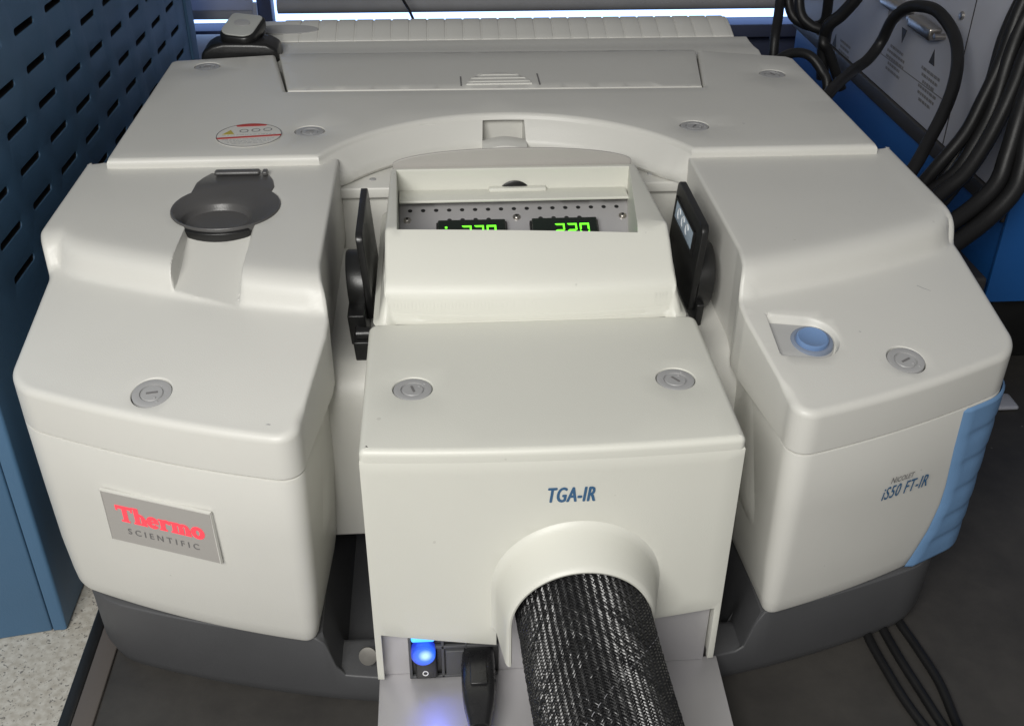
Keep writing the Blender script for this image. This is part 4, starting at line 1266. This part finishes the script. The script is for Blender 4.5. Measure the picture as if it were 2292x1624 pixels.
def pl_flat(name, poly, mat, par): return flat(name, poly, (0.5496, 0, 0), (0, -1, 0), (0, 0, 1), mat, par, 0.0002)
cp = [o for o in WI.children if o.name.startswith('connector_panel')][0]
for (y, z, up_) in ((1.4444, 0.200, 1), (1.2305, 0.267, -1), (1.1433, 0.2666, 1)):
    s = 0.0075
    pl_flat('printed_arrow', [(-y-s, z-s*up_), (-y+s, z-s*up_), (-y, z+s*up_*1.2)][::up_], 'frame', cp)
for (y, z, n_) in ((1.405, 0.205, 4), (1.240, 0.2450, 5), (1.140, 0.2480, 6)):
    for k in range(n_):
        w = random.uniform(0.016, 0.030)
        x_ = -w
        while x_ < w:
            l_ = random.uniform(0.003, 0.009)
            pl_flat('printed_line', [(-y+x_, z-k*0.0068), (-y+min(w, x_+l_), z-k*0.0068), (-y+min(w, x_+l_), z-k*0.0068+0.0032), (-y+x_, z-k*0.0068+0.0032)], 'greytext', cp)
            x_ += l_+0.0018
pl_flat('printed_rule', [(-1.2835, 0.2290), (-1.0984, 0.2335), (-1.0984, 0.2347), (-1.2835, 0.2302)], 'greytext', cp)
pl_flat('printed_rule', [(-1.2845, 0.2290), (-1.2833, 0.2290), (-1.2833, 0.30), (-1.2845, 0.30)], 'greytext', cp)
for (y, z) in ((1.165, 0.294), (1.255, 0.297)):
    c = box('connector', (0.5350, y-0.030, z-0.007), (0.5502, y+0.030, z+0.007), 'steel', WI, 0.003)
    for s in (-1, 1):
        lathe('jack_screw', [(0.0, 0.0), (0.0035, 0.0), (0.0035, 0.012), (0, 0.0125)], (0.5500, y+s*0.038, z), (-1, 0, 0), 'steel', c, 12)
lathe('panel_screw', [(0.0, 0.0), (0.0045, 0.0), (0.004, 0.0025), (0, 0.003)], (0.5500, 1.098, 0.3243), (-1, 0, 0), 'steel', cp, 16)

def cable(label, pts, r, group=None):
    o = tube('cable', pts, r, 'cable', None, 12, 10)
    tag(o, label, 'cable', group)
    return o
cable('black cable standing up in a tall loop in front of the printed panel', [(0.395, 1.045, 0.245), (0.408, 1.06, 0.259), (0.451, 1.12, 0.26), (0.475, 1.14, 0.267), (0.49, 1.15, 0.283), (0.493, 1.14, 0.308), (0.496, 1.12, 0.326), (0.502, 1.1, 0.334), (0.509, 1.07, 0.336), (0.516, 1.04, 0.322), (0.511, 1.01, 0.306), (0.498, 0.98, 0.289), (0.479, 0.95, 0.273), (0.462, 0.93, 0.256), (0.437, 0.90, 0.237), (0.40, 0.87, 0.20)], 0.0062)
cable('short black cable arching over the back corner of the rear cover', [(0.365, 1.14, 0.262), (0.379, 1.13, 0.276), (0.39, 1.12, 0.281), (0.4, 1.11, 0.279), (0.41, 1.1, 0.267), (0.415, 1.09, 0.253), (0.412, 1.07, 0.20)], 0.0052)
G1 = 'black cables hanging in front of the window strip'
L1 = 'black cable hanging in a tangle in front of the window strip'
cable(L1, [(0.418, 1.3, 0.34), (0.418, 1.3, 0.298), (0.412, 1.28, 0.274), (0.405, 1.26, 0.256), (0.404, 1.25, 0.22)], 0.0060, G1)
cable(L1, [(0.424, 1.3, 0.34), (0.427, 1.3, 0.298), (0.432, 1.29, 0.277), (0.443, 1.28, 0.269), (0.455, 1.27, 0.268), (0.463, 1.26, 0.278), (0.459, 1.25, 0.310), (0.456, 1.25, 0.34)], 0.0060, G1)
cable(L1, [(0.434, 1.28, 0.34), (0.434, 1.28, 0.303), (0.437, 1.27, 0.281), (0.448, 1.26, 0.271), (0.46, 1.25, 0.267), (0.458, 1.24, 0.256), (0.467, 1.24, 0.245), (0.49, 1.24, 0.20)], 0.0060, G1)
cable(L1, [(0.49, 1.22, 0.34), (0.482, 1.22, 0.315), (0.471, 1.23, 0.292), (0.461, 1.24, 0.276), (0.463, 1.25, 0.25), (0.468, 1.25, 0.21)], 0.0075, G1)
G2 = 'thick black cables sweeping down in front of the white instrument'
L2 = 'thick glossy black cable sweeping down in front of the white instrument'
for pts, r in (([(0.55, 0.97, 0.41), (0.536, 0.965, 0.362), (0.526, 0.955, 0.322), (0.512, 0.945, 0.287), (0.497, 0.935, 0.257), (0.470, 0.925, 0.225), (0.43, 0.90, 0.19)], 0.0065),
               ([(0.545, 0.945, 0.345), (0.532, 0.935, 0.306), (0.517, 0.92, 0.266), (0.498, 0.91, 0.238), (0.470, 0.895, 0.206), (0.43, 0.87, 0.18)], 0.0062),
               ([(0.556, 0.98, 0.40), (0.544, 0.98, 0.371), (0.531, 0.97, 0.339), (0.524, 0.96, 0.302), (0.515, 0.95, 0.267), (0.506, 0.95, 0.239), (0.48, 0.94, 0.19)], 0.0060),
               ([(0.556, 0.96, 0.39), (0.541, 0.96, 0.358), (0.53, 0.95, 0.325), (0.522, 0.94, 0.283), (0.509, 0.93, 0.254), (0.491, 0.92, 0.226), (0.467, 0.91, 0.211), (0.42, 0.88, 0.19)], 0.0075),
               ([(0.55, 0.94, 0.37), (0.534, 0.93, 0.336), (0.525, 0.92, 0.31), (0.513, 0.91, 0.281), (0.499, 0.9, 0.256), (0.482, 0.89, 0.235), (0.457, 0.88, 0.218), (0.41, 0.85, 0.19)], 0.0072),
               ([(0.54, 0.91, 0.35), (0.527, 0.9, 0.309), (0.52, 0.89, 0.286), (0.513, 0.88, 0.258), (0.504, 0.87, 0.234), (0.480, 0.86, 0.214), (0.43, 0.84, 0.19)], 0.0080),
               ([(0.54, 0.89, 0.32), (0.527, 0.88, 0.28), (0.524, 0.87, 0.253), (0.516, 0.86, 0.231), (0.490, 0.85, 0.206), (0.44, 0.83, 0.18)], 0.0085)):
    cable(L2, pts, r, G2)
tag(box('white_box', (0.550, 0.840, 0.0006), (0.5745, 0.866, 0.0050), 'panel', None, 0.003), 'small white box on the bench beside the blue grip', 'box')
tag(box('dark_box', (0.425, 0.90, 0.001), (0.54, 1.05, 0.12), 'frame', None, 0.004), 'dark box on the bench between the spectrometer and the blue base', 'box')
G3 = 'thin black cables lying on the bench'
L3 = 'thin black cable lying on the bench, coming from under the base'
for pts in ([(0.318, 0.580, 0.0035), (0.3150, 0.550, 0.0035), (0.3175, 0.515, 0.0035), (0.3205, 0.490, 0.0035), (0.3260, 0.465, 0.0035), (0.336, 0.43, 0.0035)],
            [(0.330, 0.590, 0.0035), (0.3290, 0.562, 0.0035), (0.3310, 0.530, 0.0035), (0.3345, 0.500, 0.0035), (0.3385, 0.468, 0.0035), (0.345, 0.43, 0.0035)],
            [(0.345, 0.60, 0.0035), (0.3440, 0.570, 0.0035), (0.3480, 0.540, 0.0035), (0.3515, 0.505, 0.0035), (0.3490, 0.470, 0.0035), (0.345, 0.445, 0.0105), (0.34, 0.42, 0.0105)]):
    cable(L3, pts, 0.0034, G3)
